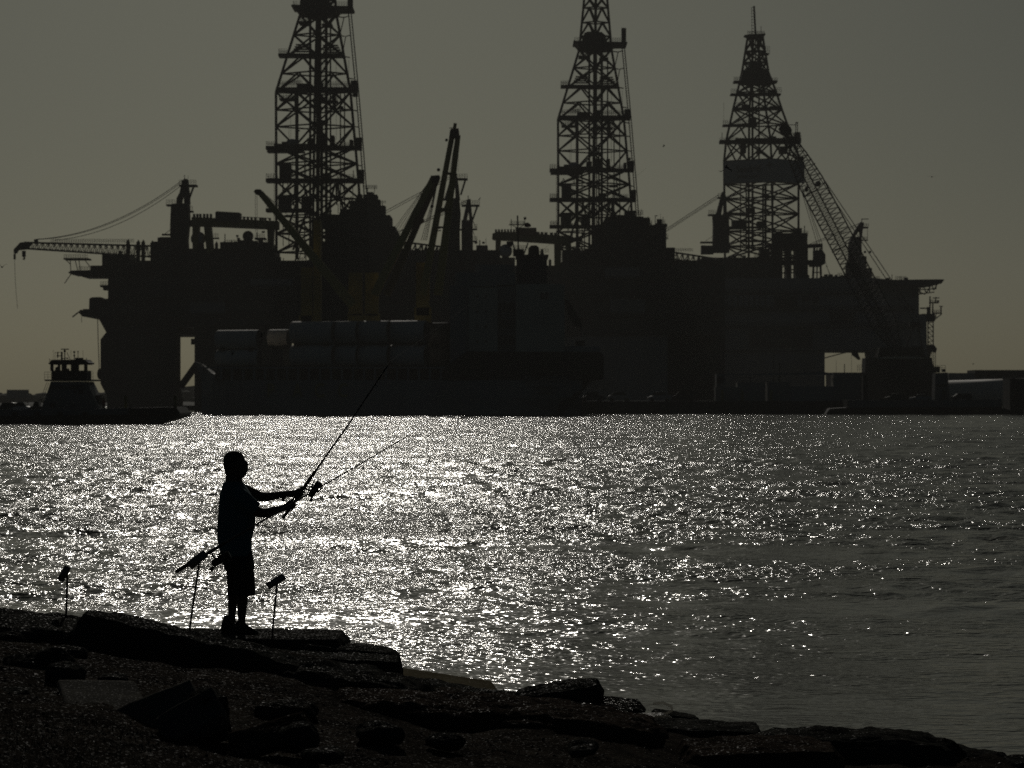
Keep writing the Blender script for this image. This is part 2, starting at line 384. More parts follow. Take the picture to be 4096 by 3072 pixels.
    for x0, x1, y0, y1 in ((1120, 1164, 655, 716), (1116, 1164, 782, 842), (1208, 1244, 790, 848), (1130, 1160, 570, 588), (1232, 1256, 556, 590), (1272, 1306, 545, 588),
                           (1322, 1338, 545, 592), (1400, 1412, 562, 592), (1190, 1240, 338, 353), (1262, 1290, 330, 353), (1290, 1318, 696, 718)):
        bx('equipment_box', x0, x1, y0, y1, -2.5, 2.5)
    for x0, x1, y0, y1 in ((1404, 1431, 324, 371), (1420, 1447, 552, 598), (1436, 1456, 680, 733)): bx('lift_cabin', x0, x1, y0, y1, -1.5, 1.5)
    d = MB().ball(P(1175, 577, 0) + Vector((0, -5, 0)), 24 * s * k, sq=(1, 1, .62)).build('tank', 'rig_grey', par, True)
    # lift mast beside the right leg, tied back to it
    pr = [(1397, 44), (1428, 368), (1447, 600), (1462, 800)]
    for off in (-4, 7):
        for (xa, ya), (xb, yb) in zip(pr, pr[1:]): beam('lift_rail', P(xa + off, ya), P(xb + off, yb), 4.2 * s * k, 'rig_steel', par)
    b = MB(); n = 70
    for i in range(n):
        y = lerp(44, 800, i / (n - 1)); x = interp([(p[1], p[0]) for p in pr], y); b.bar(P(x - 4, y), P(x + 7, y), 1.1 * k)
    b.build('ladder', 'rig_steel', par)
    for y, x0, x1 in ((66, 1346, 1374), (142, 1362, 1378), (226, 1375, 1400), (312, 1388, 1415), (380, 1404, 1424), (440, 1408, 1430), (505, 1414, 1436), (660, 1428, 1448)):
        beam('tie_beam', P(x0, y), P(x1, y + 4), 4 * k, 'rig_steel', par)
    for a, b in (((1376, 70), (1360, 138)), ((1398, 64), (1374, 70)), ((1383, 144), (1372, 205)), ((1404, 140), (1381, 146))): beam('tie_beam', P(*a), P(*b), 3.6 * k, 'rig_steel', par)
    # stacks of splayed struts low in the tower
    for a, b in (((1262, 735), (1235, 860)), ((1340, 735), (1310, 850)), ((1348, 735), (1376, 850)), ((1215, 735), (1232, 800)), ((1245, 800), (1172, 1000)), ((1190, 800), (1155, 900)), ((1290, 735), (1282, 960))):
        beam('strut', P(*a, -3), P(*b, -3), 8 * s * k, 'rig_steel', par)
    for (a, b) in (((1100, 600), (1100, 1020)),):
        bb = MB(); n = 60
        for i in range(n):
            y = lerp(a[1], b[1], i / (n - 1)); bb.bar(P(1096, y), P(1101, y), 1.0 * k)
        bb.bar(P(1096, 600), P(1096, 1020), 1.0 * k); bb.build('ladder', 'rig_steel', par)
    r_ = random.Random(int(t.D)); pipes = []
    for i in range(34):                                  # pipework, hoses and ladders low in the tower
        x = r_.uniform(1112, 1440); y = r_.uniform(610, 1000); h_ = r_.uniform(18, 110); d = r_.uniform(-6, 6)
        a, b = P(x, y), P(x + r_.choice((0, 0, 0, 14, -14, 30, -30)), y + h_); beam('pipe', (a.x, d, a.z), (b.x, d, b.z), r_.uniform(2, 5.5) * s * k, 'rig_steel', par)
    for i in range(16):
        x = r_.uniform(1130, 1420); y = r_.uniform(380, 980); w_ = r_.uniform(10, 40); a, b = P(x, y), P(x + w_, y + r_.uniform(3, 14)); d = r_.uniform(-5, 5)
        MB().box((a.x, d - .6, b.z), (b.x, d + .6, a.z)).build('equipment_box', 'rig_steel', par)
    return par

def pedestal_crane(t, name, parts):
    """parts: list of ('box'|'bar'|'tube'|'rail'|'poly', ...) in pixels, all sub-parts of one crane."""
    par = empty(name, t.root)
    for q in parts:
        kind, nm = q[0], q[1]
        if kind == 'box': t.box(nm, *q[2:6], -q[6], q[6], q[7] if len(q) > 7 else 'rig_steel', par)
        elif kind == 'bar': t.bar(nm, q[2], q[3], q[4], q[5] if len(q) > 5 else 'rig_steel', par)
        elif kind == 'poly': t.poly(nm, q[2], -q[3], q[3], q[4] if len(q) > 4 else 'rig_steel', par)
        elif kind == 'tube': t.tube(nm, q[2], q[3], q[4] if len(q) > 4 else 'rope_dark', par)
        elif kind == 'rail': t.rail(q[2], q[3], q[4], -1.5, 1.5, par, q[5] if len(q) > 5 else 18)
        elif kind == 'ball': MB().ball(t.p(*q[2]), q[3] * t.k).build(nm, q[4], par, True)
    return par

def truss_boom(t, par, a, b, h0, h1, half, n, wc=5, wl=2.4, m='rig_steel', name='boom'):
    """Box lattice boom from a to b (pixels), depth of face h0..h1 px, half width in metres."""
    A, B = Vector((a[0], a[1])), Vector((b[0], b[1])); d = (B - A).normalized(); nn = Vector((-d.y, d.x))
    def q(f, s, e): 
        c = A.lerp(B, f) + nn * s * lerp(h0, h1, f) / 2; v = t.p(c.x, c.y); return Vector((v.x, v.y + e * half, v.z))
    for s in (-1, 1):
        for e in (-1, 1): beam('boom_chord', q(0, s, e), q(1, s, e), wc * t.k, m, par)
    lac = MB()
    for i in range(n):
        f0, f1 = i / n, (i + 1) / n
        for e in (-1, 1):
            lac.bar(q(f0, -1, e), q((f0 + f1) / 2, 1, e), wl * t.k); lac.bar(q((f0 + f1) / 2, 1, e), q(f1, -1, e), wl * t.k); lac.bar(q(f0, -1, e), q(f0, 1, e), wl * t.k * .8)
        for s in (-1, 1): lac.bar(q(f0, s, -1), q(f1, s, 1), wl * t.k * .8)
    lac.build('boom_lacing', m, par)

def sag(a, b, s, n=14):
    return [(lerp(a[0], b[0], i / n), lerp(a[1], b[1], i / n) + s * 4 * (i / n) * (1 - i / n)) for i in range(n + 1)]

# ---- rig with the long crane boom (largest, nearest)
r1 = T('drilling_rig', 'largest drilling rig with a crane boom reaching out over the small ferry', 'drilling rig', 1100, 720, group='drilling rigs moored across the channel')
twin_derrick(r1, lambda x, y: (x, y), 0)
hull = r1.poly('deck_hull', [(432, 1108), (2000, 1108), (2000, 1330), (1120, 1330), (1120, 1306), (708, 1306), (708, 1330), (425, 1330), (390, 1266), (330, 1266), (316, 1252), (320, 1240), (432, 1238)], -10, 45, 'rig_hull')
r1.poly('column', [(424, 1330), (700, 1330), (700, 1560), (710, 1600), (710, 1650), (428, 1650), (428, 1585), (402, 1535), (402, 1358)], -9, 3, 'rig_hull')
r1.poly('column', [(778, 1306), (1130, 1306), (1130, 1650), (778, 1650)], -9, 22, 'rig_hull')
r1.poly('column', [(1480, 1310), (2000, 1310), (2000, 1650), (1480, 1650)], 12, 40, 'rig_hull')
r1.bar('cross_brace', (722, 1548), (800, 1440), 26, 'rig_hull', dy=4)
r1.bar('pipe_rack', (722, 1333), (780, 1333), 5, dy=2); r1.box('pipe_rack', 722, 748, 1318, 1325, -1, 1, 'rig_steel'); r1.box('light_box', 764, 780, 1355, 1378, -1, 1, 'rig_steel')
r1.box('pontoon', 440, 2000, 1622, 1660, -6, 20, 'rig_hull')
r1.poly('anchor_winch', [(356, 1240), (357, 1195), (366, 1189), (400, 1188), (412, 1196), (430, 1194), (432, 1240)], -4, 4, 'rig_steel')
r1.bar('fairlead', (290, 1268), (318, 1246), 5); r1.bar('fairlead', (330, 1262), (322, 1240), 8); r1.box('stern_shelf', 332, 400, 1236, 1250, -5, 5, 'rig_steel')
r1.tube('mooring_cable', [(390, 1270), (393, 1370), (397, 1480)], 1.6, 'rope_dark'); r1.tube('mooring_cable', [(326, 1264), (327, 1290)], 1, 'rope_dark')
MB().ball(r1.p(400, 1496), 17 * r1.k, sq=(.7, .8, 1.3)).build('fender', 'rubber', r1.root, True)
# cantilevered deck edge at the far left
r1.poly('side_deck', [(272, 1090), (285, 1082), (440, 1078), (440, 1108), (330, 1108), (320, 1098), (285, 1098)], -6, 6, 'rig_steel')
r1.rail(256, 350, 1036, -4, 4, h=18); r1.box('walkway', 254, 352, 1032, 1038, -3, 3, 'rig_steel')
for a, b in (((281, 1038), (283, 1088)), ((300, 1038), (312, 1085)), ((315, 1038), (322, 1085)), ((340, 1040), (362, 1070)), ((262, 1038), (280, 1055)), ((258, 1134), (284, 1096))): r1.bar('walkway_post', a, b, 3)
r1.rail(316, 360, 1080, -3, 3, h=14); r1.rail(402, 432, 1142, -2, 2, h=16); r1.box('landing', 400, 432, 1140, 1148, -2, 2, 'rig_steel'); r1.box('landing', 412, 432, 1150, 1160, -2, 2, 'rig_steel')
for x0, x1, y0, y1 in ((408, 514, 1018, 1108), (362, 412, 1062, 1092), (512, 620, 1042, 1108), (606, 690, 966, 1108), (640, 700, 948, 1000), (690, 1100, 994, 1108), (880, 1080, 968, 1000), (960, 1010, 960, 1000),
                       (1080, 1300, 1042, 1108), (1300, 1580, 905, 1108), (1290, 1560, 860, 910), (1560, 1600, 960, 1108), (1590, 2000, 1000, 1108), (1236, 1300, 965, 1108)):
    r1.box('deck_house', x0, x1, y0, y1, -3 + rnd.random() * 4, 14, 'rig_steel')
for x0, x1, y0, y1 in ((1362, 1412, 836, 910), (1398, 1428, 802, 910), (1420, 1456, 792, 860), (1452, 1508, 778, 910), (1506, 1520, 798, 910), (1518, 1540, 822, 870), (1520, 1556, 890, 950), (1340, 1562, 868, 950), (1430, 1446, 776, 800), (1466, 1492, 768, 780)):
    r1.box('drill_floor_house', x0, x1, y0, y1, -3 + rnd.random() * 2, 4, 'rig_steel')
for a_, b_, w_ in (((1412, 838), (1404, 786), 4), ((1424, 802), (1440, 758), 5), ((1380, 838), (1400, 802), 8), ((1470, 780), (1470, 752), 3), ((1496, 780), (1500, 744), 2), ((1512, 800), (1512, 786), 3), ((1530, 824), (1530, 806), 3), ((1536, 870), (1546, 892), 4), ((1354, 870), (1368, 836), 6)): r1.bar('pipe_run', a_, b_, w_)
r1.rail(1456, 1508, 757, -2, 6, h=16, step=4); r1.rail(1518, 1542, 815, -2, 3, h=12); r1.rail(1540, 1560, 888, -2, 3, h=14, step=5); r1.box('landing', 1540, 1566, 868, 873, -2, 2, 'rig_steel')
MB().ball(r1.p(1577, 944), 22 * r1.k).build('tank', 'rig_steel', r1.root, True)
for x, y, w in ((512, 960, 14), (553, 962, 14), (573, 962, 14), (609, 965, 14), (866, 968, 12), (895, 968, 12)):   # riser and vent posts with pointed caps
    r1.bar('vent_post', (x, y + 6), (x, y + 100), w); r1.poly('post_cap', [(x - 6, y + 7), (x + 6, y + 7), (x, y - 4)], -.4, .4, 'rig_steel')
for x, y, rr, m in ((793, 955, 30, 'dome_white'), (992, 945, 22, 'rig_steel')):
    o = MB().ball(r1.p(x, y), rr * r1.k).build('radome', m, r1.root, True)
    r1.box('radome_stand', x - rr * .7, x + rr * .7, y + rr * .7, y + 60, -1, 1, 'rig_steel')
r1.box('lamp_mast', 1026, 1030, 930, 960, -.3, .3, 'rig_steel'); r1.rail(1020, 1058, 950, -2, 2, h=14); r1.box('landing', 1018, 1060, 950, 957, -2, 2, 'rig_steel')
for a, b in (((1030, 957), (1030, 995)), ((1052, 957), (1052, 995)), ((1030, 957), (1052, 990)), ((1052, 957), (1030, 990))): r1.bar('landing_leg', a, b, 2)
r1.poly('floodlight', [(1046, 925), (1058, 923), (1060, 930), (1048, 932)], -.3, .3, 'white_paint'); r1.poly('floodlight', [(943, 940), (955, 940), (951, 949), (946, 949)], -.3, .3, 'rig_steel'); r1.bar('lamp_pole', (949, 948), (949, 965), 1.6)
r1.rail(900, 945, 972, -2, 2, h=12); r1.rail(850, 872, 950, -2, 2, h=16); r1.box('landing', 848, 874, 950, 955, -1, 1, 'rig_steel')
# gantry crane over the pipe deck
g = empty('gantry_crane', r1.root)
r1.poly('girder', [(766, 868), (862, 872), (1112, 884), (1112, 916), (860, 905), (766, 902)], -2.5, 2.5, 'yellow_steel', g)
r1.poly('trolley_house', [(861, 848), (868, 845), (958, 850), (958, 888), (861, 884)], -3, 3, 'rig_steel_pale', g)
r1.poly('gantry_leg', [(769, 900), (795, 903), (790, 1000), (770, 1000)], -2, 2, 'yellow_steel', g); r1.poly('gantry_leg', [(815, 905), (842, 906), (852, 1010), (826, 1010)], -2.4, 1.8, 'yellow_steel', g)
r1.poly('gantry_leg', [(1068, 914), (1094, 915), (1090, 1000), (1072, 1000)], -2, 2, 'yellow_steel', g)
for x in (775, 788, 800, 815, 828, 842, 975, 990, 1005, 1020, 1040, 1050, 1060, 1078): r1.box('cable_bracket', x - 3.5, x + 3.5, 855 if x < 860 else 866 + (x - 975) * .05, 872 if x < 860 else 880, -1, 1, 'rig_steel', g)
r1.bar('girder_cap', (968, 868), (1082, 873), 2.5, 'rig_steel', g)
# long crane: boom to the left, luffing ropes up to the mast
pc = pedestal_crane(r1, 'pedestal_crane', [
    ('poly', 'pedestal', [(681, 1000), (680, 900), (683, 830), (686, 815), (752, 812), (755, 880), (748, 960), (750, 1000)], 2.2),
    ('poly', 'mast', [(704, 818), (706, 792), (718, 770), (728, 722), (738, 714), (748, 716), (754, 760), (758, 815), (736, 815), (735, 770), (726, 800), (724, 818)], 1.4),
    ('box', 'landing', 664, 702, 817, 823, 2), ('rail', 'railing', 665, 700, 817), ('box', 'landing', 716, 785, 738, 745, 2), ('rail', 'railing', 717, 784, 738),
    ('bar', 'ladder', (775, 745), (757, 795), 7), ('box', 'landing', 750, 770, 842, 848, 1.5), ('rail', 'railing', 752, 770, 842), ('box', 'counter_arm', 647, 685, 935, 941, 1), ('bar', 'stay', (660, 935), (683, 918), 2),
    ('box', 'cabin', 752, 770, 880, 905, 1.2), ('bar', 'lightning_rod', (738, 714), (738, 700), 2.5), ('bar', 'aerial', (752, 738), (752, 702), 1), ('box', 'winch_house', 630, 700, 950, 1010, 2),
    ('tube', 'luffing_rope', sag((142, 957), (728, 722), 52, 18), 1.3), ('tube', 'luffing_rope', sag((146, 958), (730, 728), 52, 18), 1.0), ('tube', 'luffing_rope', sag((220, 960), (732, 736), 46, 18), 1.2),
    ('poly', 'boom_head', [(80, 970), (100, 968), (122, 972), (110, 996), (70, 1000), (64, 1012), (55, 1014), (54, 998), (66, 985)], 1), ('box', 'sheave', 136, 149, 957, 972, .8),
    ('box', 'hook_block', 88, 100, 1003, 1026, .6), ('poly', 'hook', [(92, 1026), (98, 1026), (100, 1034), (95, 1040), (89, 1036), (94, 1034)], .3), ('box', 'whip_block', 54, 61, 1016, 1037, .4),
    ('tube', 'hoist_rope', [(58, 1036), (62, 1140), (70, 1233)], .8), ('rail', 'railing', 203, 535, 972, 15)])
truss_boom(r1, pc, (100, 982), (610, 1006), 24, 44, 1.4, 22, 5, 2.2)
# second crane at the other end of the same rig: boom toward the derrick
pc = pedestal_crane(r1, 'pedestal_crane', [
    ('poly', 'pedestal', [(1786, 1060), (1784, 900), (1776, 830), (1788, 795), (1836, 790), (1842, 850), (1838, 920), (1840, 1060)], 2.2),
    ('poly', 'mast', [(1776, 800), (1800, 720), (1810, 688), (1826, 690), (1834, 740), (1840, 800), (1822, 800), (1820, 745), (1806, 800)], 1.3),
    ('box', 'landing', 1760, 1790, 793, 799, 2), ('rail', 'railing', 1762, 1788, 793), ('box', 'landing', 1812, 1870, 712, 718, 2), ('rail', 'railing', 1828, 1869, 712, 16), ('bar', 'ladder', (1862, 718), (1843, 780), 7),
    ('box', 'landing', 1836, 1856, 915, 920, 1.5), ('box', 'counter_arm', 1738, 1790, 905, 911, 1), ('bar', 'aerial', (1834, 690), (1834, 560), .7),
    ('tube', 'luffing_rope', [(1540, 845), (1800, 706)], 1.3), ('tube', 'luffing_rope', [(1543, 853), (1803, 712)], 1.1), ('tube', 'luffing_rope', [(1580, 930), (1780, 856)], 1.2)])
truss_boom(r1, pc, (1400, 955), (1790, 1010), 26, 40, 1.4, 18, 5, 2.2)

# ---- the middle rig: same design, farther off
r2 = T('drilling_rig', 'middle drilling rig standing behind the cargo ship funnel', 'drilling rig', 2350, 800, group='drilling rigs moored across the channel')
mp2 = lambda x, y: (2232 + (x - 1104) * 0.885, 478 + (y - 368) * 0.905)
twin_derrick(r2, mp2, 0)
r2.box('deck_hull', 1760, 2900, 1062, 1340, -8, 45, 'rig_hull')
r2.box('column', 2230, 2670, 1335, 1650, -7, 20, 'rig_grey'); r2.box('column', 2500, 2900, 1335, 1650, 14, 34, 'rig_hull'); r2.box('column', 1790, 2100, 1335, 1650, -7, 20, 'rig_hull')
for x0, x1, y0, y1 in ((2250, 2680, 1000, 1070), (2380, 2665, 900, 1010), (2420, 2600, 870, 905), (2000, 2060, 1030, 1065), (2520, 2700, 990, 1066), (2662, 2890, 1042, 1070), (1905, 1950, 981, 1040), (1930, 1946, 1010, 1066)):
    r2.box('deck_house', x0, x1, y0, y1, -3 + rnd.random() * 4, 12, 'rig_steel')
for x0, x1, y0, y1 in ((2436, 2480, 884, 1000), (2470, 2546, 862, 1000), (2500, 2542, 842, 870), (2544, 2574, 866, 1000), (2574, 2600, 884, 1000), (2598, 2624, 914, 1000), (2620, 2642, 934, 1000), (2640, 2656, 960, 1000)):
    r2.box('drill_floor_house', x0, x1, y0, y1, -3 + rnd.random() * 2, 4, 'rig_steel')
for a_, b_, w_ in (((2450, 886), (2474, 862), 6), ((2512, 844), (2520, 820), 4), ((2580, 884), (2586, 872), 8), ((2592, 886), (2592, 866), 3), ((2612, 914), (2600, 892), 4), ((2632, 934), (2632, 918), 3), ((2560, 866), (2566, 836), 2)): r2.bar('pipe_run', a_, b_, w_)
r2.poly('vent_cowl', [(2578, 884), (2580, 874), (2590, 870), (2600, 876), (2602, 890), (2596, 890), (2594, 880), (2586, 882), (2584, 888)], -1, 1, 'rig_steel')
r2.rail(2543, 2572, 862, -2, 5, h=20, step=4); r2.bar('lamp_pole', (2621, 900), (2621, 862), 2.5); r2.bar('lamp_pole', (2620, 864), (2630, 862), 3)
r2.box('crane_cabin', 2628, 2648, 876, 899, -1, 1, 'rig_steel'); r2.box('landing', 2612, 2660, 898, 904, -1.5, 1.5, 'rig_steel'); r2.rail(2648, 2660, 898, -1, 1, h=18, step=5)
r2.bar('crane_post', (2649, 902), (2650, 1000), 8); r2.bar('aerial', (2642, 876), (2642, 856), 1); r2.bar('aerial', (2652, 898), (2652, 868), 2)
r2.rail(2654, 2672, 960, -1, 1, h=24, step=6); r2.box('landing', 2650, 2672, 950, 953, -1, 1, 'rig_steel')
g = empty('gantry_crane', r2.root)
r2.poly('girder', [(1978, 931), (1984, 926), (2062, 928), (2290, 946), (2296, 962), (2270, 978), (2200, 972), (2050, 962), (1975, 958), (1968, 954), (1970, 934)], -2.5, 2.5, 'yellow_steel', g)
r2.poly('trolley_house', [(2062, 910), (2146, 911), (2146, 942), (2062, 938)], -3, 3, 'ochre_steel', g)
r2.poly('gantry_leg', [(1982, 958), (2004, 960), (1996, 1062), (1982, 1062)], -2, 2, 'yellow_steel', g); r2.poly('gantry_leg', [(2217, 970), (2246, 972), (2244, 1062), (2218, 1062)], -2, 2, 'yellow_steel', g); r2.poly('gantry_leg', [(2262, 974), (2284, 974), (2296, 1062), (2276, 1062)], -2.4, 1.6, 'yellow_steel', g)
for x in range(1984, 2060, 12): r2.box('cable_bracket', x - 4, x + 4, 917, 931, -1, 1, 'rig_steel', g)
for x in (2152, 2168, 2184, 2206, 2222): r2.box('cable_bracket', x - 6, x + 6, 927 + (x - 2150) * .05, 942, -1, 1, 'rig_steel', g)
for x, y, rr, m in ((2022, 1004, 27, 'dome_white'), (1980, 1036, 13, 'rig_grey')):
    MB().ball(r2.p(x, y, -4), rr * r2.k).build('radome', m, r2.root, True); r2.box('radome_stand', x - rr * .5, x + rr * .5, y + rr * .6, 1066, -5, -2, 'rig_steel')
for x, y in ((1957, 1018), (2200, 1037)): r2.bar('vent_post', (x, y + 5), (x, 1066), 11); r2.poly('post_cap', [(x - 6, y + 6), (x + 6, y + 6), (x, y - 3)], -.4, .4, 'rig_steel')
for x in (1904, 1934): MB().ball(r2.p(x, 971), 6 * r2.k, sq=(1, .5, .8)).build('dish', 'rig_steel', r2.root, True)
r2.bar('lamp_pole', (1919, 985), (1919, 961), 4); r2.bar('aerial', (1944, 985), (1944, 952), 1.5)
pc = pedestal_crane(r2, 'pedestal_crane', [
    ('poly', 'pedestal', [(1846, 1070), (1846, 880), (1890, 880), (1892, 1070)], 2), ('poly', 'mast', [(1850, 885), (1862, 830), (1868, 798), (1882, 795), (1886, 840), (1892, 890), (1878, 890), (1874, 845), (1866, 885)], 1.2),
    ('box', 'landing', 1846, 1918, 818, 824, 2), ('rail', 'railing', 1846, 1918, 818, 16), ('bar', 'ladder', (1910, 824), (1890, 880), 7), ('box', 'landing', 1888, 1908, 914, 919, 1.5), ('rail', 'railing', 1890, 1908, 914, 16),
    ('box', 'landing', 1888, 1908, 962, 967, 1.5), ('rail', 'railing', 1890, 1908, 962, 16), ('bar', 'stay', (1890, 880), (1906, 914), 2), ('bar', 'stay', (1890, 920), (1906, 962), 2), ('bar', 'aerial', (1873, 796), (1873, 782), 3),
    ('tube', 'luffing_rope', [(1580, 936), (1868, 800)], 1.2), ('tube', 'luffing_rope', [(1584, 944), (1868, 806)], 1.0)])

# ---- rig with the name board on its derrick
r3 = T('drilling_rig', 'drilling rig with a wide name board across its derrick and a helideck', 'drilling rig', 3080, 900, group='drilling rigs moored across the channel')
par = empty('derrick', r3.root)
L3 = [(140, 2992), (290, 2968), (365, 2950), (440, 2932), (575, 2902), (650, 2896), (1010, 2900)]; R3 = [(140, 3050), (290, 3074), (365, 3104), (440, 3128), (575, 3178), (650, 3204), (735, 3194), (1010, 3194)]
F3 = [(140, 3026), (290, 3040), (440, 3056), (575, 3074), (1010, 3082)]; B3 = [(140, 3016), (440, 3004), (1010, 3004)]
lattice(r3, par, L3, R3, F3, B3, 9, [142, 205, 250, 290, 330, 370, 437, 500, 565, 645, 735, 795, 857, 925, 985, 1035], ['X', 'X', 'X', 'X', 'X', 'X', 'X', 'A', 'W', 'X', 'X', 'X', 'X', 'X', 'X'], 9, 6.8, 5.2)
def b3(name, x0, x1, y0, y1, d=4.0, m='rig_steel'): return r3.box(name, x0, x1, y0, y1, -d, d, m, par)
for x, w, y0, y1 in ((3010, 8, 142, 1000), (3036, 6, 142, 640), (3022, 5, 142, 330), (2985, 5, 735, 1000), (3052, 7, 740, 1000), (2962, 4, 560, 1000), (3062, 9, 735, 1000), (3090, 8, 735, 1000)):
    r3.bar('guide_column', (x, y0), (x, y1), w, 'rig_steel', par, dy=rnd.uniform(-3, 3))
r3.poly('crown_platform', [(2978, 140), (2996, 136), (3040, 135), (3062, 133), (3062, 138), (3048, 146), (2992, 146)], -2.5, 2.5, 'rig_steel', par)
r3.bar('crown_pole', (3016, 24), (3022, 138), 7, 'rig_steel', par); lad = MB()
for i in range(10): lad.bar(r3.p(3006, 30 + i * 12), r3.p(3018, 30 + i * 12), 1.6 * r3.k)
lad.bar(r3.p(3006, 28), r3.p(3008, 140), 1.6 * r3.k).build('ladder', 'rig_steel', par)
r3.bar('aerial', (3044, 104), (3044, 136), 1.8, 'rig_steel', par); r3.rail(2990, 3058, 135, -2, 2, par, h=10)
for c, rr in (((2993, 215), 9), ((3050, 217), 9)): MB().ball(r3.p(*c), rr * r3.k).build('sheave', 'rig_steel', par, True)
r3.poly('crown_block', [(2970, 290), (2998, 272), (3000, 250), (3044, 250), (3048, 270), (3074, 288), (3086, 310), (3090, 335), (2960, 332)], -3.5, 3.5, 'rig_steel', par)
for x0, x1, y0, y1 in ((2936, 3110, 322, 329), (2924, 3124, 373, 379), (2936, 3128, 429, 436), (3080, 3126, 424, 430), (2893, 3030, 497, 503), (2880, 3205, 560, 572), (2944, 3205, 552, 566), (3060, 3078, 212, 215), (2895, 3000, 850, 856), (2870, 3060, 905, 911), (2960, 3060, 960, 966)):
    b3('platform', x0, x1, y0, y1, 2.4)
for x0, x1, y, h in ((2936, 2958, 322, 14), (3090, 3110, 325, 14), (2924, 2945, 373, 17), (3100, 3125, 372, 22), (3063, 3079, 212, 26), (2893, 2912, 497, 15), (2940, 3000, 498, 16), (2880, 2905, 572, 20), (2905, 2950, 565, 16), (3140, 3204, 552, 12), (2945, 2990, 428, 18), (3082, 3112, 424, 16), (2960, 3000, 850, 16)):
    r3.rail(x0, x1, y, -2.2, 2.2, par, h=h, step=7)
for x0, x1, y0, y1 in ((2970, 3000, 418, 430), (2998, 3026, 470, 500), (3120, 3150, 585, 612), (2965, 2985, 570, 610), (3030, 3046, 598, 612), (3090, 3105, 545, 560), (2930, 2985, 880, 915), (2988, 3020, 830, 850), (3030, 3060, 885, 905), (3092, 3230, 932, 990), (3115, 3130, 926, 935), (3178, 3208, 912, 935), (3040, 3080, 995, 1030)):
    b3('equipment_box', x0, x1, y0, y1, 2.5)
for x in (3183, 3190): r3.bar('lift_rail', (x, 490), (x, 640), 3, 'rig_steel', par)
b3('lift_cabin', 3180, 3202, 528, 566, 1.5); r3.bar('tie_beam', (3128, 500), (3186, 499), 2.4, 'rig_steel', par); r3.bar('tie_beam', (3182, 492), (3192, 490), 5, 'rig_steel', par)
r3.bar('jib', (3032, 530), (3064, 552), 2.4, 'rig_steel', par)
r3.bar('aerial', (2888, 530), (2888, 560), 2, 'rig_steel', par); r3.bar('aerial', (2895, 410), (2895, 490), .8, 'rig_steel', par)
# the board: two faces that follow the tower's near corner
cL, cF, cR = r3.p(2894, 735), r3.p(3082, 735), r3.p(3216, 735); hh = 88 * r3.k
cL.y, cF.y, cR.y = -1.0, -10.5, -1.5
for a, b in ((cL, cF), (cF, cR)):
    MB().add([a, b, b + Vector((0, 0, hh)), a + Vector((0, 0, hh)), a + Vector((0, .3, 0)), b + Vector((0, .3, 0)), b + Vector((0, .3, hh)), a + Vector((0, .3, hh))],
             [(0, 1, 2, 3), (7, 6, 5, 4), (0, 4, 5, 1), (1, 5, 6, 2), (2, 6, 7, 3), (3, 7, 4, 0)]).build('name_board', 'sign_white', par)
ang = math.atan2(cF.y - cL.y, cF.x - cL.x); nrm = Vector((math.sin(ang), -math.cos(ang), 0))
mid = cL.lerp(cF, 0.50) + nrm * 0.10
text('board_lettering', 'Seadrill', 2.9, 'letter_dark', par, mid + Vector((0, 0, hh * .60)), ang, 1.0)
text('board_lettering', 'West Sirius', 1.6, 'letter_dark', par, mid + Vector((0, 0, hh * .27)), ang, 1.0)
a, b = cL.lerp(cF, .86) + nrm * .12, cL.lerp(cF, .97) + nrm * .12
beam('board_emblem', a + Vector((0, 0, hh * .74)), b + Vector((0, 0, hh * .76)), .25, 'letter_dark', par); beam('board_emblem', a.lerp(b, .55) + Vector((0, 0, hh * .6)), a.lerp(b, .5) + Vector((0, 0, hh * .9)), .2, 'letter_dark', par)
# hull, columns, deck houses, helideck
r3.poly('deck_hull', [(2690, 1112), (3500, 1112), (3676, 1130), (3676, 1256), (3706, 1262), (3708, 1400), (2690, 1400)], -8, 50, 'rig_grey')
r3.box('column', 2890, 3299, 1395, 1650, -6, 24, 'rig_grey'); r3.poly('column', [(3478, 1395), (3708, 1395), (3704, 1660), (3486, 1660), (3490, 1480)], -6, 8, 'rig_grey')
r3.poly('helideck', [(3470, 1120), (3764, 1117), (3778, 1118), (3766, 1134), (3740, 1138), (3470, 1138)], -16, 12, 'rig_steel_pale')
tr = MB()
for e in (-9, 4):
    for a, b in (((3640, 1138), (3664, 1178)), ((3664, 1178), (3690, 1138)), ((3690, 1138), (3705, 1172)), ((3705, 1172), (3726, 1138)), ((3726, 1138), (3735, 1160)), ((3735, 1160), (3748, 1138)), ((3640, 1182), (3738, 1168)), ((3640, 1160), (3746, 1155)), ((3655, 1138), (3655, 1182)), ((3680, 1138), (3680, 1176)), ((3718, 1138), (3718, 1170)), ((3640, 1150), (3700, 1178)), ((3744, 1138), (3744, 1156))):
        tr.bar(r3.p(*a, e), r3.p(*b, e), 4 * r3.k)
tr.build('helideck_truss', 'rig_steel', r3.root)
r3.box('crew_block', 3690, 3740, 1255, 1285, -4, 4, 'rig_steel')
m3 = empty('radar_mast', r3.root)
for a, b, w in (((3720, 1185), (3720, 1260), 5), ((3731, 1210), (3731, 1260), 5), ((3680, 1233), (3720, 1233), 5), ((3712, 1228), (3712, 1256), 9), ((3716, 1211), (3754, 1211), 5), ((3743, 1188), (3743, 1210), 4), ((3730, 1192), (3758, 1191), 3.5), ((3748, 1206), (3756, 1206), 10), ((3728, 1253), (3768, 1253), 5), ((3764, 1226), (3764, 1250), 5), ((3756, 1225), (3772, 1225), 3), ((3766, 1256), (3732, 1284), 4), ((3732, 1260), (3750, 1270), 3), ((3745, 1256), (3738, 1280), 3)):
    r3.bar('mast_bar', a, b, w, 'rig_steel', m3)
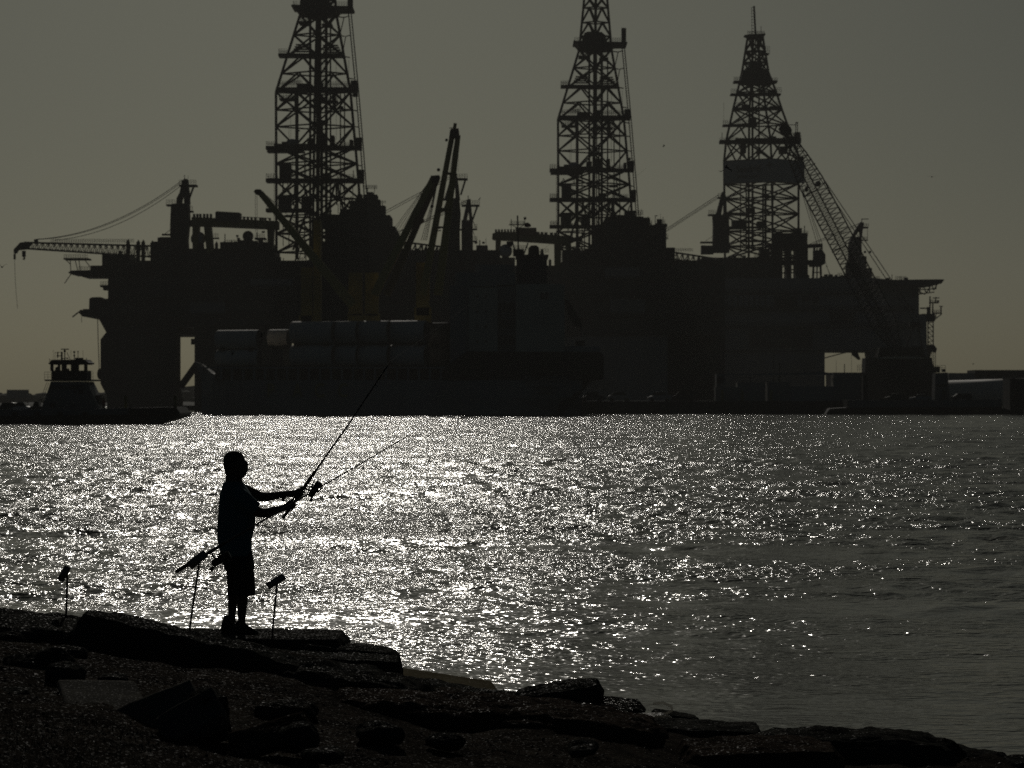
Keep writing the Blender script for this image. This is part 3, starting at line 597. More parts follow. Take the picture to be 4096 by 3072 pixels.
r3.rail(3728, 3764, 1252, -1, 1, m3, h=12); r3.rail(3718, 3740, 1210, -1, 1, m3, h=10)
st = MB()
for e in (-1.2, 1.2):
    for x in (3712, 3733): st.bar(r3.p(x, 1284, e), r3.p(x, 1382, e), 4 * r3.k)
    for i in range(5): y = 1290 + i * 19; st.bar(r3.p(3712, y, e), r3.p(3733, y + 19 * (1 if i % 2 else 1), e), 2.6 * r3.k); st.bar(r3.p(3712, y, e), r3.p(3733, y, e), 2.6 * r3.k)
st.build('stair_tower', 'rig_steel', r3.root)
r3.poly('anchor_rack', [(3690, 1380), (3735, 1378), (3748, 1394), (3744, 1410), (3728, 1402), (3718, 1440), (3712, 1500), (3700, 1500)], -2, 2, 'rig_steel')
for x in (3728, 3735, 3742): r3.bar('anchor_chain', (x, 1400), (x, 1500), 2.2)
r3.poly('riser_fender', [(3406, 1400), (3430, 1400), (3434, 1418), (3442, 1436), (3436, 1440), (3424, 1430), (3410, 1420)], -1, 1, 'rig_steel')
r3.bar('mooring_line', (3298, 1432), (3412, 1402), 4); r3.rail(3430, 3456, 1486, -1, 1, h=26, step=8)
for x0, x1, y0, y1 in ((2690, 2850, 1062, 1115), (2808, 3100, 1030, 1115), (3090, 3130, 988, 1115), (3150, 3166, 985, 1115), (3185, 3232, 985, 1115), (3090, 3300, 1040, 1056), (3290, 3470, 1105, 1115), (3455, 3488, 1072, 1115), (3250, 3290, 1055, 1062), (3080, 3230, 975, 992)):
    r3.box('deck_house', x0, x1, y0, y1, -3 + rnd.random() * 3, 8, 'rig_steel')
for a, b, w in (((3230, 985), (3290, 982), 15), ((3288, 975), (3288, 1000), 5), ((3257, 990), (3252, 1112), 8), ((3280, 992), (3284, 1112), 8), ((3268, 992), (3268, 1112), 5), ((3250, 1090), (3288, 1090), 4), ((3232, 1100), (3232, 1112), 10), ((3305, 1062), (3326, 1112), 2)):
    r3.bar('flare_frame', a, b, w)
r3.poly('control_cabin', [(3256, 1002), (3290, 1000), (3302, 1018), (3302, 1050), (3258, 1054)], -2, 2, 'rig_steel'); r3.rail(3212, 3232, 940, -1, 1, h=16, step=6); r3.box('landing', 3210, 3232, 940, 944, -1, 1, 'rig_steel')
pc = pedestal_crane(r3, 'pedestal_crane', [
    ('poly', 'pedestal', [(2852, 1010), (2854, 900), (2852, 862), (2916, 856), (2918, 1010)], 2.2), ('poly', 'mast', [(2862, 866), (2880, 800), (2888, 768), (2898, 766), (2906, 790), (2908, 866), (2896, 866), (2894, 806), (2884, 866)], 1.3),
    ('box', 'landing', 2834, 2866, 856, 862, 2), ('rail', 'railing', 2835, 2862, 856, 15), ('box', 'landing', 2872, 2892, 788, 793, 1.6), ('rail', 'railing', 2872, 2890, 788, 14), ('box', 'counter_arm', 2802, 2854, 966, 973, 1), ('box', 'winch_house', 2806, 2854, 982, 1016, 2), ('rail', 'railing', 2806, 2820, 998, 16), ('bar', 'stay', (2822, 964), (2850, 946), 1.5),
    ('tube', 'luffing_rope', [(2655, 922), (2876, 778)], 1.3), ('tube', 'luffing_rope', [(2655, 929), (2876, 786)], 1.1), ('tube', 'luffing_rope', [(2656, 933), (2878, 790)], .8), ('rail', 'railing', 2650, 2770, 1006, 12)])
truss_boom(r3, pc, (2640, 1014), (2860, 1050), 26, 30, 1.4, 10, 5, 2.2)
pc = pedestal_crane(r3, 'pedestal_crane', [
    ('poly', 'pedestal', [(3396, 1112), (3398, 970), (3408, 944), (3446, 950), (3450, 1112)], 2), ('poly', 'mast', [(3400, 970), (3412, 936), (3430, 905), (3442, 888), (3456, 890), (3452, 916), (3446, 960), (3440, 960), (3440, 920), (3424, 940), (3412, 968)], 1.2),
    ('box', 'landing', 3440, 3474, 907, 912, 1.6), ('rail', 'railing', 3456, 3474, 907, 12), ('bar', 'lamp_arm', (3446, 876), (3474, 876), 3), ('bar', 'lamp_post', (3447, 876), (3447, 892), 3), ('bar', 'stay', (3450, 912), (3444, 960), 4), ('bar', 'stay', (3470, 912), (3470, 960), 1.5), ('box', 'landing', 3442, 3472, 958, 962, 1.5), ('rail', 'railing', 3445, 3470, 958, 10), ('box', 'winch_house', 3446, 3466, 1025, 1112, 1.5),
    ('tube', 'luffing_rope', [(3236, 978), (3436, 894)], 1.3), ('tube', 'luffing_rope', [(3236, 984), (3440, 900)], 1.0), ('box', 'cabin', 3384, 3400, 1050, 1112, 1)])

for t_, rows in ((r1, ((700, 1990, 1152), (440, 1990, 1198), (440, 1990, 1262))), (r2, ((2260, 2890, 1118), (2260, 2890, 1186), (2260, 2890, 1262))), (r3, ((2700, 3480, 1170), (2700, 3660, 1236), (2700, 3690, 1304)))):
    for x0, x1, y in rows:
        d0 = {720: -10, 800: -8, 900: -8}[t_.D]
        t_.box('side_walkway', x0, x1, y, y + 5, d0 - 1.2, d0, 'rig_steel_pale'); t_.rail(x0, x1, y, d0 - 1.1, None, h=14, step=16)
for x0, x1, y0, y1, m in ((2870, 3080, 1180, 1232, 'white_paint'), (3100, 3190, 1184, 1232, 'rig_steel'), (3210, 3240, 1184, 1202, 'letter_dark'), (3252, 3276, 1184, 1210, 'letter_dark'), (2720, 2860, 1190, 1230, 'rig_steel'), (2700, 2880, 1315, 1395, 'rig_hull'), (3320, 3420, 1250, 1296, 'rig_steel'), (3480, 3560, 1200, 1230, 'white_paint'), (3000, 3250, 1312, 1390, 'rig_steel_pale')):
    r3.box('hull_panel', x0, x1, y0, y1, -8.5, -8, m)
for i in range(9): r3.box('hull_rib', 2884 + i * 22, 2888 + i * 22, 1182, 1232, -8.8, -8.5, 'rig_steel')
for x0, x1, y0, y1, m in ((470, 560, 1205, 1255, 'rig_steel_pale'), (600, 690, 1160, 1192, 'rig_steel_pale'), (760, 900, 1205, 1255, 'rig_grey'), (1000, 1170, 1116, 1146, 'rig_grey'), (930, 1100, 1205, 1255, 'rig_steel_pale'), (450, 700, 1275, 1300, 'rig_steel'), (800, 1100, 1275, 1300, 'rig_steel_pale')):
    r1.box('hull_panel', x0, x1, y0, y1, -10.5, -10, m)
for x0, x1, y0, y1, m in ((2420, 2560, 1070, 1112, 'rig_grey'), (2600, 2760, 1126, 1180, 'rig_steel_pale'), (2440, 2580, 1194, 1256, 'rig_grey'), (2300, 2420, 1126, 1180, 'rig_steel_pale'), (2620, 2800, 1270, 1330, 'rig_steel'), (2330, 2600, 1270, 1330, 'rig_steel_pale')):
    r2.box('hull_panel', x0, x1, y0, y1, -8.5, -8, m)
def clutter(t, spans, seed):
    """Small boxes, pipes and posts standing along the deck edges, each a part of the rig."""
    r = random.Random(seed)
    for x0, x1, y in spans:
        x = x0
        while x < x1:
            w = r.uniform(5, 22); h = r.choice((3, 5, 8, 12, 18)) * r.uniform(.7, 1.2); k = r.random()
            if k < .45: t.box('deck_equipment', x, x + w, y - h, y + 2, -1.5, 1.5, 'rig_steel')
            elif k < .65: t.bar('deck_pipe', (x + w / 2, y + 2), (x + w / 2, y - h * 1.6), r.uniform(2, 4), 'rig_steel', dy=r.uniform(-2, 2))
            elif k < .8: t.rail(x, x + w + 14, y, -1.5, None, h=13, step=6)
            x += w + r.uniform(0, 12)
clutter(r1, ((430, 620, 1019), (890, 1075, 969), (1300, 1330, 861), (1600, 1780, 1000), (2000, 1960, 1000), (1105, 1240, 1043)), 3)
clutter(r2, ((2440, 2540, 872), (2575, 2650, 905), (2680, 2890, 1043), (2290, 2420, 1000), (1960, 1990, 1062)), 4)
clutter(r3, ((2690, 2800, 1063), (2910, 3085, 1031), (3300, 3450, 1106), (3490, 3640, 1119), (3095, 3230, 934), (3130, 3150, 1058), (3166, 3186, 1040)), 5)
for a, b, w in (((3128, 1000), (3152, 1000), 5), ((3128, 1022), (3152, 1018), 4), ((3130, 1070), (3150, 1050), 3), ((3138, 990), (3138, 1112), 3), ((3164, 1000), (3188, 1006), 6), ((3164, 1080), (3188, 1074), 5), ((3174, 985), (3176, 1112), 3), ((3130, 1092), (3186, 1090), 5)): r3.bar('pipe_run', a, b, w)
# ------------------------------------------------------------------ cargo ship with its cranes
sh = T('cargo_ship', 'long grey cargo ship with yellow deck cranes and wind tower sections aboard', 'cargo ship', 1600, 528)
def hull_loft(t, name, stations, m, parent=None):
    """stations: (px, top py, bottom py, half breadth at deck m, half breadth at waterline m, centre depth m)"""
    b = MB(); vs = []; n = 6
    for (x, y0, y1, bd, bw, c) in stations:
        top, bot = t.p(x, y0, 0), t.p(x, y1, 0)
        for s in (-1, 1):
            for f in (0, .5, 1):
                w = lerp(bd, bw, f ** 1.5); vs.append((top.x, c + s * w, lerp(top.z, bot.z, f)))
    fs = []
    for i in range(len(stations) - 1):
        a, c = i * 6, (i + 1) * 6
        for k in (0, 1): fs += [(a + k, a + k + 1, c + k + 1, c + k), (a + 3 + k, c + 3 + k, c + 4 + k, a + 4 + k)]
        fs += [(a, c, c + 3, a + 3), (a + 2, a + 5, c + 5, c + 2)]
    fs += [(0, 3, 4, 1), (1, 4, 5, 2)]; e = (len(stations) - 1) * 6; fs += [(e, e + 1, e + 4, e + 3), (e + 1, e + 2, e + 5, e + 4)]
    return b.add(vs, fs).build(name, m, parent or t.root)
hull_loft(sh, 'hull', [(782, 1452, 1664, .4, .2, 11), (830, 1490, 1664, 4.5, 2.2, 11), (900, 1518, 1664, 8.5, 6, 11), (1000, 1520, 1664, 10.6, 9.5, 11), (1200, 1520, 1664, 11, 10.6, 11), (1860, 1520, 1664, 11, 10.6, 11), (2050, 1520, 1664, 11, 10, 11), (2230, 1520, 1664, 10.8, 8, 11), (2330, 1520, 1660, 10, 5, 11)], 'ship_grey')
hull_loft(sh, 'upper_hull', [(1780, 1468, 1521, 11.1, 11.1, 11), (1870, 1405, 1521, 11.1, 11.1, 11), (2405, 1408, 1521, 10.5, 10.3, 11), (2416, 1430, 1515, 10.2, 9.8, 11)], 'ship_black')
sh.poly('stern_counter', [(2330, 1519), (2372, 1519), (2300, 1600), (2240, 1664), (2230, 1600)], 2, 20, 'ship_black')
sh.poly('bow_fender', [(776, 1446), (800, 1452), (872, 1606), (850, 1610)], 9.6, 10.2, 'ship_grey')
b = MB()
for x in range(880, 1790, 44): sh.mbox(b, x, x + 8, 1472, 1519, .1, .7)
sh.box('bulwark_rail', 800, 1790, 1468, 1474, .0, .8, 'ship_grey'); b.build('bulwark_stanchions', 'ship_grey', sh.root)['kind'] = 'stuff'
sh.box('hold_coaming', 860, 1800, 1462, 1520, 3, 19, 'rig_steel')
for ch, x in zip('PACC', (1082, 1190, 1278, 1372)): text('hull_letter', ch, 3.4, 'letter_yellow', sh.root, sh.p(x, 1564, -.12), 0, .75, .05)
text('stern_lettering', 'PAC SEGINUS', 1.25, 'letter_pale', sh.root, sh.p(2186, 1516, -.4), 0, 1.0, .2); text('stern_lettering', 'SINGAPORE', .75, 'letter_pale', sh.root, sh.p(2184, 1546, -.25), 0, 1.0, .35)
text('stern_lettering', 'IMO 9191395', .45, 'letter_pale', sh.root, sh.p(2184, 1569, -.1), 0, 1.0, .5)
# accommodation, funnel, mast, lifeboat
ac = empty('superstructure', sh.root)
for nm, x0, x1, y0, y1, d0, d1, m in (('house_front', 1800, 1884, 1142, 1470, 2, 20, 'ship_grey'), ('house_wing', 1876, 1990, 1150, 1450, 1, 21, 'ship_cream'), ('house_block', 1986, 2072, 1140, 1410, 3, 20, 'ship_grey'), ('house_block', 2064, 2258, 1136, 1410, 1.5, 20, 'ship_cream'),
                                       ('bridge_deck', 1820, 2062, 1088, 1146, 3, 20, 'rig_grey'), ('bridge_house', 1900, 2056, 1058, 1090, 5, 18, 'rig_grey'), ('funnel', 2066, 2188, 1024, 1140, 4, 16, 'ship_blue'), ('funnel_cap', 2062, 2194, 1018, 1026, 3.5, 16.5, 'ship_black'), ('poop_deck', 2250, 2400, 1384, 1412, 3, 19, 'ship_grey'), ('mooring_winch', 2300, 2340, 1362, 1386, 5, 9, 'ship_black')):
    sh.box(nm, x0, x1, y0, y1, d0, d1, m, ac)
for x in (2162, 2180): sh.box('porthole', x, x + 14, 1170, 1196, 1.38, 1.6, 'glass_dark', ac)
for y in (1210, 1275, 1340):
    for x0, x1 in ((1994, 2058),): sh.box('balcony_opening', x0, x1, y, y + 40, 2.85, 3.2, 'glass_dark', ac); sh.box('balcony_rail', x0, x1, y + 42, y + 47, 2.4, 2.9, 'ship_grey', ac)
for x in (1906, 1940):
    for y in (1180, 1240, 1300, 1360): sh.box('porthole', x, x + 7, y, y + 10, .88, 1.1, 'glass_dark', ac)
sh.poly('funnel_dome', [(2112, 1018), (2114, 992), (2124, 982), (2146, 981), (2156, 990), (2158, 1018)], 6, 12, 'ship_black', ac)
sh.poly('exhaust', [(2160, 1018), (2164, 998), (2172, 994), (2176, 1018)], 7, 10, 'ship_black', ac)
sh.rail(2160, 2194, 1012, 5, 14, ac, h=16); sh.rail(2020, 2110, 998, 6, 12, ac, h=16, step=8)
for a, c, w in (((2070, 862), (2074, 1020), 6), ((2036, 899), (2106, 899), 4), ((2045, 876), (2045, 920), 2.4), ((2100, 876), (2094, 902), 2.4), ((2050, 902), (2072, 912), 2.4), ((2095, 902), (2074, 912), 2.4), ((2050, 966), (2064, 1020), 5), ((2112, 972), (2094, 1020), 5)): sh.bar('mast_bar', a, c, w, 'ship_black', ac, dy=8)
sh.rail(2040, 2100, 899, 7, 9, ac, h=14, step=8); MB().ball(sh.p(2100, 873, 8), 6 * sh.k).build('mast_lamp', 'ship_black', ac, True)
sh.box('bridge_top', 2052, 2096, 996, 1020, 6, 12, 'ship_black', ac); sh.box('bridge_top', 2026, 2050, 966, 982, 7, 10, 'ship_black', ac)
fl = sh.poly('flag', [(2098, 892), (2112, 890), (2122, 897), (2125, 906), (2112, 909), (2098, 908)], 8, 8.06, 'flag_red', ac)
lb = empty('lifeboat', sh.root)
sh.poly('boat_hull', [(2262, 1200), (2276, 1206), (2318, 1270), (2330, 1304), (2318, 1316), (2300, 1306), (2268, 1240)], 4, 7.5, 'ship_black', lb); sh.bar('launch_rail', (2266, 1190), (2350, 1372), 7, 'ship_grey', lb, dy=8)
# deck cranes
def deck_crane(post, booms, extra=()):
    par = empty('deck_crane', sh.root)
    for x0, x1, y0, y1 in post: sh.box('crane_post', x0, x1, y0, y1, 8.5, 12.5, 'yellow_steel', par)
    for a, c, w0, w1, off, m in booms:
        A, B = Vector(a), Vector(c); d = (B - A).normalized(); n = Vector((-d.y, d.x))
        q = [A + n * w0 / 2, B + n * w1 / 2, B - n * w1 / 2, A - n * w0 / 2]; sh.poly('boom', [(v.x, v.y) for v in q], 5 + off, 6.4 + off, m, par)
    for e in extra:
        if e[0] == 'tube': sh.tube(e[1], [(*p, 5.6) for p in e[2]], e[3], 'rope_dark', par)
        elif e[0] == 'poly': sh.poly(e[1], e[2], 4.6, 7.6, e[3], par)
        elif e[0] == 'bar': sh.bar(e[1], e[2], e[3], e[4], 'yellow_steel', par, dy=5.6)
        elif e[0] == 'ball': MB().ball(sh.p(*e[2], 5.6), e[3] * sh.k).build(e[1], 'ship_black', par, True)
    return par
deck_crane([(1204, 1248, 1070, 1300), (1196, 1256, 1262, 1300)], [((1042, 772), (1412, 1222), 24, 40, 0, 'boom_yellow')],
           [('poly', 'boom_head', [(1014, 766), (1022, 757), (1042, 757), (1046, 768), (1038, 776), (1022, 776)], 'ship_black')] +
           [('tube', 'boom_rope', [(1044, 764), (x, y)], .9) for x, y in ((1150, 850), (1200, 905), (1230, 980), (1240, 1040))] + [('tube', 'hoist_rope', [(1021, 774), (1022, 930)], .8), ('tube', 'hoist_rope', [(1028, 776), (1029, 930)], .8)])
deck_crane([(1254, 1282, 880, 1290)], [])
deck_crane([(1394, 1446, 1090, 1262), (1460, 1512, 1090, 1262), (1390, 1518, 1255, 1290)], [((1736, 706), (1496, 1180), 24, 34, 0, 'boom_yellow'), ((1750, 712), (1546, 1180), 20, 30, .3, 'ochre_steel')],
           [('poly', 'boom_head', [(1726, 712), (1730, 702), (1756, 700), (1760, 706), (1752, 732), (1728, 730)], 'ship_black'), ('poly', 'boom_tie', [(1662, 866), (1690, 864), (1696, 880), (1680, 896), (1654, 888)], 'ochre_steel'), ('ball', 'boom_lamp', (1741, 712), 6)] +
           [('tube', 'boom_rope', [(1728, 710), (x, y)], .9) for x, y in ((1575, 916), (1580, 922), (1588, 928), (1595, 938))] + [('tube', 'hoist_rope', [(1752, 716), (x, 962)], 1.2) for x in (1685, 1693, 1700, 1706)])
deck_crane([(1664, 1716, 1050, 1262), (1658, 1724, 1230, 1290)], [((1808, 540), (1690, 1180), 19, 30, 1.2, 'boom_yellow'), ((1832, 540), (1752, 1180), 20, 34, 1.5, 'boom_yellow')],
           [('poly', 'boom_head', [(1800, 522), (1804, 515), (1834, 513), (1836, 530), (1836, 550), (1796, 550)], 'ship_black'), ('bar', 'head_sheave', (1818, 518), (1821, 493), 13), ('bar', 'head_bracket', (1797, 512), (1814, 512), 3), ('poly', 'boom_tie', [(1758, 832), (1796, 830), (1796, 846), (1782, 840), (1756, 850)], 'yellow_steel'), ('poly', 'boom_tie', [(1776, 684), (1800, 690), (1808, 688), (1804, 700), (1790, 694), (1776, 702)], 'yellow_steel'),
            ('bar', 'boom_rung', (1738, 912), (1762, 912), 7), ('bar', 'boom_rung', (1736, 924), (1764, 922), 4), ('ball', 'boom_lamp', (1754, 679), 7), ('ball', 'boom_lamp', (1728, 825), 7), ('ball', 'boom_lamp', (1786, 560), 6)] +
           [('tube', 'boom_rope', [(1812 + i * 5, 552), (1784 + i * 7, 690)], .8) for i in range(3)])
# wind tower sections: tagged as things of their own, resting on the ship in two tiers
def tower_section(x0, x1, yc, r, label, dd=0.0, yaw=R(-17), paint='tower_paint'):
    D = 531 + dd; k = D / F; c = W((x0 + x1) / 2, yc, D); Ln = (x1 - x0) * k / math.cos(yaw); rr = r * k
    t = empty('wind_tower_section', None, (c.x, c.y, c.z - rr)); t.rotation_euler = (0, 0, yaw); tag(t, label, 'tower section', 'white wind tower sections stacked on the ship')
    b = MB().tube([(-Ln / 2, 0, rr), (-Ln / 2 + .15, 0, rr), (Ln / 2 - .15, 0, rr), (Ln / 2, 0, rr)], [rr * .97, rr, rr, rr * .97], 40); o = b.build('shell', paint, t, True)
    for s in (-1, 1): MB().tube([(s * (Ln / 2 + .01), 0, rr), (s * (Ln / 2 + .06), 0, rr)], rr * .93, 32).build('end_cover', 'tower_cover', t)
    MB().box((-Ln / 2 + .1, rr * .2, -.5), (Ln / 2 - .1, rr * .5, rr * .22)).build('gap_sun_block', 'rig_steel', t)  # added box behind the tier gap, blocks sun from the tier below
    for f in (-.35, .35): MB().box((f * Ln - .4, -rr * .8, -.35), (f * Ln + .4, rr * .8, rr * .12)).build('cradle', 'rig_steel', t)
pos = ('at the bow end', 'second from the bow', 'third from the bow', 'fourth from the bow', 'fifth from the bow beside the deckhouse')
for i, (a, c) in enumerate(((872, 1036), (1172, 1336), (1340, 1432), (1438, 1556), (1564, 1704))):
    tower_section(a - 3, c + 3, 1358 if i == 0 else 1331 - i, 38 if i == 0 else 45, 'white wind tower section in the upper tier, ' + pos[i])
    tower_section(a - 3, c + 3, 1432 if i == 0 else 1423, 34 if i == 0 else 43, 'white wind tower section in the lower tier, ' + pos[i])
tower_section(1716, 1796, 1334, 44, 'last tower section in the upper tier, dark-wrapped and tight against the deckhouse', 6, paint='tower_cover')
tower_section(1716, 1796, 1424, 42, 'last tower section in the lower tier, dark-wrapped and tight against the deckhouse', 6, paint='tower_cover')
tower_section(1078, 1158, 1352, 34, 'short white wind tower section between the two stacks on the ship', 9)

# ------------------------------------------------------------------ small car ferry passing on the near side
fe = T('ferry', 'small white ferry with a tall wheelhouse and radar passing in front of the largest rig', 'ferry', 300, 348)
fe.poly('hull', [(-120, 1664), (716, 1658), (718, 1668), (690, 1676), (640, 1690), (600, 1699), (-120, 1699)], -6, 6, 'ship_black')
fe.poly('hull_side', [(-120, 1640), (512, 1632), (514, 1658), (-120, 1666)], -6.05, -5.6, 'ferry_white')
fe.box('deck', -120, 715, 1652, 1664, -6, 6, 'rig_steel'); fe.poly('ramp', [(514, 1632), (704, 1628), (720, 1652), (722, 1660), (514, 1662)], -5.5, 5.5, 'rig_steel')
for x, y0 in ((503, 1584), (702, 1582)): fe.bar('ramp_post', (x, y0), (x, 1645), 11, 'yellow_steel', dy=-5)
for x in (50, 138, 232, 330): fe.box('tyre_fender', x, x + 16, 1648, 1662, -6.5, -6.05, 'rubber')
w = empty('wheelhouse', fe.root)
fe.poly('tower', [(203, 1526), (346, 1526), (376, 1590), (398, 1645), (160, 1645), (182, 1590)], -3.0, 3.0, 'ferry_white', w)
text('name_lettering', 'WILLIAM G. BURNETT', .62, 'letter_dark', w, fe.p(266, 1550, -3.06), 0, .62, .02)
for x, y, a in ((200, 1612, 20), (295, 1552 + 12, 7), (315, 1560, 16), (238, 1594, 7), (246, 1622, 6), (292, 1618, 6)): fe.box('tower_opening', x, x + a, y, y + a * .9, -3.06, -2.9, 'letter_dark', w)
# cabin: sloping walls as corner posts and sills so the sky shows through the panes
zt, zb = 1450, 1520
for x0, x1, y0, y1 in ((206, 346, 1482, 1524), (202, 350, 1446, 1458)):
    fe.poly('cabin_band', [(x0 - (0 if y0 > 1460 else 0), y0), (x1, y0), (x1 - (0), y1), (x0, y1)], -2.0, 2.0, 'rig_steel', w)
for x0, x1 in ((201, 213), (231, 240), (246, 266), (283, 315), (336, 349)):
    for d in (-2.0, 1.7): fe.box('cabin_post', x0, x1, 1456, 1484, d, d + .3, 'rig_steel', w)
fe.poly('helmsman_chair', [(219, 1486), (222, 1470), (231, 1466), (234, 1486)], -.4, .4, 'rig_steel', w); fe.box('console', 258, 272, 1474, 1484, -.5, .5, 'rig_steel', w)
fe.poly('roof', [(193, 1453), (200, 1447), (206, 1439), (340, 1438), (347, 1446), (355, 1450), (352, 1456), (196, 1457)], -2.4, 2.4, 'rig_steel', w)
fe.box('gallery', 178, 372, 1518, 1524, -3.2, 3.2, 'rig_steel', w); fe.rail(178, 205, 1518, -3, 3, w, h=30, step=13); fe.rail(346, 372, 1518, -3, 3, w, h=33, step=12)
for a, c, wd in (((188, 1528), (154, 1618), 1.6), ((196, 1530), (163, 1615), 1.6), ((350, 1528), (380, 1582), 1.6), ((362, 1528), (384, 1582), 1.4), ((198, 1435), (201, 1452), 2.4), ((346, 1432), (345, 1452), 2.4)): fe.bar('stay', a, c, wd, 'rig_steel', w)
fe.box('locker', 376, 395, 1580, 1640, -1.5, 1.5, 'rig_steel')
m = empty('radar_mast', fe.root)
for a, c, wd in (((259, 1402), (259, 1440), 3.6), ((244, 1397), (275, 1397), 4), ((247, 1410), (247, 1440), 6), ((231, 1408), (231, 1430), 4), ((231, 1422), (245, 1424), 3), ((219, 1410), (246, 1409), 1.6), ((220, 1410), (220, 1440), 1.2), ((229, 1410), (229, 1440), 1.2), ((268, 1410), (280, 1437), 2.2), ((297, 1412), (297, 1438), 2.6), ((312, 1406), (312, 1436), 2), ((213, 1400), (213, 1446), .8), ((284, 1400), (284, 1440), .8), ((332, 1400), (332, 1446), .8), ((250, 1434), (272, 1432), 3)): fe.bar('mast_bar', a, c, wd, 'rig_steel', m)
for x, y, rr in ((297, 1408, 4.5), (297, 1422, 4), (312, 1406, 3), (247, 1411, 4.5), (231, 1424, 4), (270, 1433, 3), (259, 1404, 5)): MB().ball(fe.p(x, y), rr * fe.k, 10, 8).build('mast_lamp', 'rig_steel', m, True)
fe.box('searchlight_box', 300, 326, 1431, 1440, -.8, .8, 'rig_steel', m)

def car(x0, x1, y0, y1, D, m, label, shape='van', dy=0.0):
    c = T('car', label, 'car', (x0 + x1) / 2, D, 0, None); L = x1 - x0; H = y1 - y0
    P = lambda u, v: (x0 + u * L, y1 - v * H)
    if shape == 'van': prof = [(0, .15), (.02, .55), (.12, .62), (.26, .98), (.75, 1), (.95, .95), (1, .55), (1, .15)]
    elif shape == 'pickup': prof = [(0, .15), (.01, .52), (.24, .58), (.34, .98), (.56, 1), (.62, .6), (1, .58), (1, .15)]
    else: prof = [(0, .15), (.02, .45), (.22, .56), (.36, .95), (.66, 1), (.82, .62), (.98, .55), (1, .15)]
    c.poly('body', [P(*q) for q in prof], -.85, .85, m)
    gl = [(.17, .62), (.29, .92), (.70, .94), (.78, .64)] if shape != 'pickup' else [(.28, .62), (.36, .93), (.54, .94), (.58, .62)]
    c.poly('side_window', [P(*q) for q in gl], -.87, -.83, 'glass_dark')
    for u in (.18, .80):
        ctr = c.p(*P(u, .16), 0)
        for s in (-1, 1): MB().tube([(ctr.x, s * .88, ctr.z), (ctr.x, s * .66, ctr.z)], H * c.k * .19, 14).build('wheel', 'rubber', c.root)
    return c
car(-10, 62, 1610, 1652, 346, 'car_dark', 'dark car on the ferry deck at the photo edge', 'van')
car(44, 118, 1608, 1652, 345.5, 'car_white', 'white car on the ferry deck beside the wheelhouse tower', 'sedan')
car(112, 186, 1606, 1652, 346.5, 'car_dark', 'dark pickup on the ferry deck close to the wheelhouse tower', 'pickup')
pf = T('person', 'deckhand in red top standing on the ferry deck', 'person', 415, 347, 0)

# ------------------------------------------------------------------ crawler crane on its barge, workboats, second ferry
cr = T('crane_barge', 'barge carrying a tall lattice boom crane in front of the name board rig', 'crane barge', 3560, 700)
bm = empty('crane', cr.root)
tip, base = (3146, 540), (3590, 1395)
def chord(f, off, dy): 
    A, B = Vector(tip), Vector(base); d = (B - A).normalized(); n = Vector((-d.y, d.x)); wdt = 100 * min(1, f / .22 + .30, (1 - f) / .12 + .35)
    c = A.lerp(B, f) + n * off * wdt / 2; return cr.p(c.x, c.y, dy * wdt / 100)
fs_ = [0, .1, .22, .4, .6, .8, .88, 1]
for off, dy in ((-1, 0), (1, 0), (-.15, -2.2), (.35, 2.2)):
    for f0, f1 in zip(fs_, fs_[1:]): beam('boom_chord', chord(f0, off, dy), chord(f1, off, dy), 5.6 * cr.k, 'rig_steel', bm, 'rod')
lac = MB(); n = 44
for i in range(n):
    f0, f1 = i / n, (i + 1) / n; fm = (f0 + f1) / 2
    for (a, b2) in (((-1, 0), (-.15, -2.2)), ((-.15, -2.2), (1, 0)), ((-1, 0), (.35, 2.2)), ((.35, 2.2), (1, 0))):
        lac.bar(chord(f0, *a), chord(fm, *b2), 1.9 * cr.k); lac.bar(chord(fm, *b2), chord(f1, *a), 1.9 * cr.k)
lac.build('boom_lacing', 'rig_steel', bm)
for f in (.26, .52, .73): beam('boom_rung', chord(f, -.2, 0), chord(f, 1.1, 0), 5 * cr.k, 'rig_steel', bm)
cr.poly('boom_head', [(3116, 512), (3124, 500), (3150, 496), (3162, 508), (3168, 520), (3166, 536), (3140, 542), (3122, 524)], -1, 1, 'rig_steel', bm); MB().ball(cr.p(3208, 634), 9 * cr.k).build('sheave', 'rig_steel', bm, True); MB().ball(cr.p(3226, 757), 10 * cr.k, sq=(.7, 1, 1.2)).build('sheave', 'rig_steel', bm, True)
MB().ball(cr.p(3272, 735), 12 * cr.k).build('sheave', 'rig_steel', bm, True)
for a, c, r in (((3164, 536), (3660, 1292), 1.7), ((3170, 530), (3680, 1290), 1.7), ((3196, 730), (3270, 980), 1.1), ((3205, 740), (3290, 980), 1.1), ((3206, 745), (3322, 1110), .9)): cr.tube('pendant_rope', [a, c], r, 'rope_dark', bm)
for x, y in ((3300, 730), (3460, 1008), (3480, 1008)): MB().ball(cr.p(x, y), 5 * cr.k).build('rope_shackle', 'rig_steel', bm, True)
cr.box('gantry_block', 3640, 3682, 1288, 1306, -1, 1, 'rig_steel', bm)
for a, c, wd in (((3655, 1300), (3620, 1400), 5), ((3670, 1300), (3690, 1400), 5)): cr.bar('gantry_strut', a, c, wd, 'rig_steel', bm)
cr.poly('machinery_house', [(3460, 1500), (3462, 1432), (3510, 1428), (3520, 1390), (3690, 1386), (3700, 1424), (3728, 1432), (3740, 1500)], -3, 4, 'rig_steel', bm)
cr.poly('house_roof', [(3505, 1432), (3550, 1426), (3640, 1425), (3712, 1432), (3712, 1435), (3505, 1435)], -3.6, 4.6, 'ship_cream', bm)
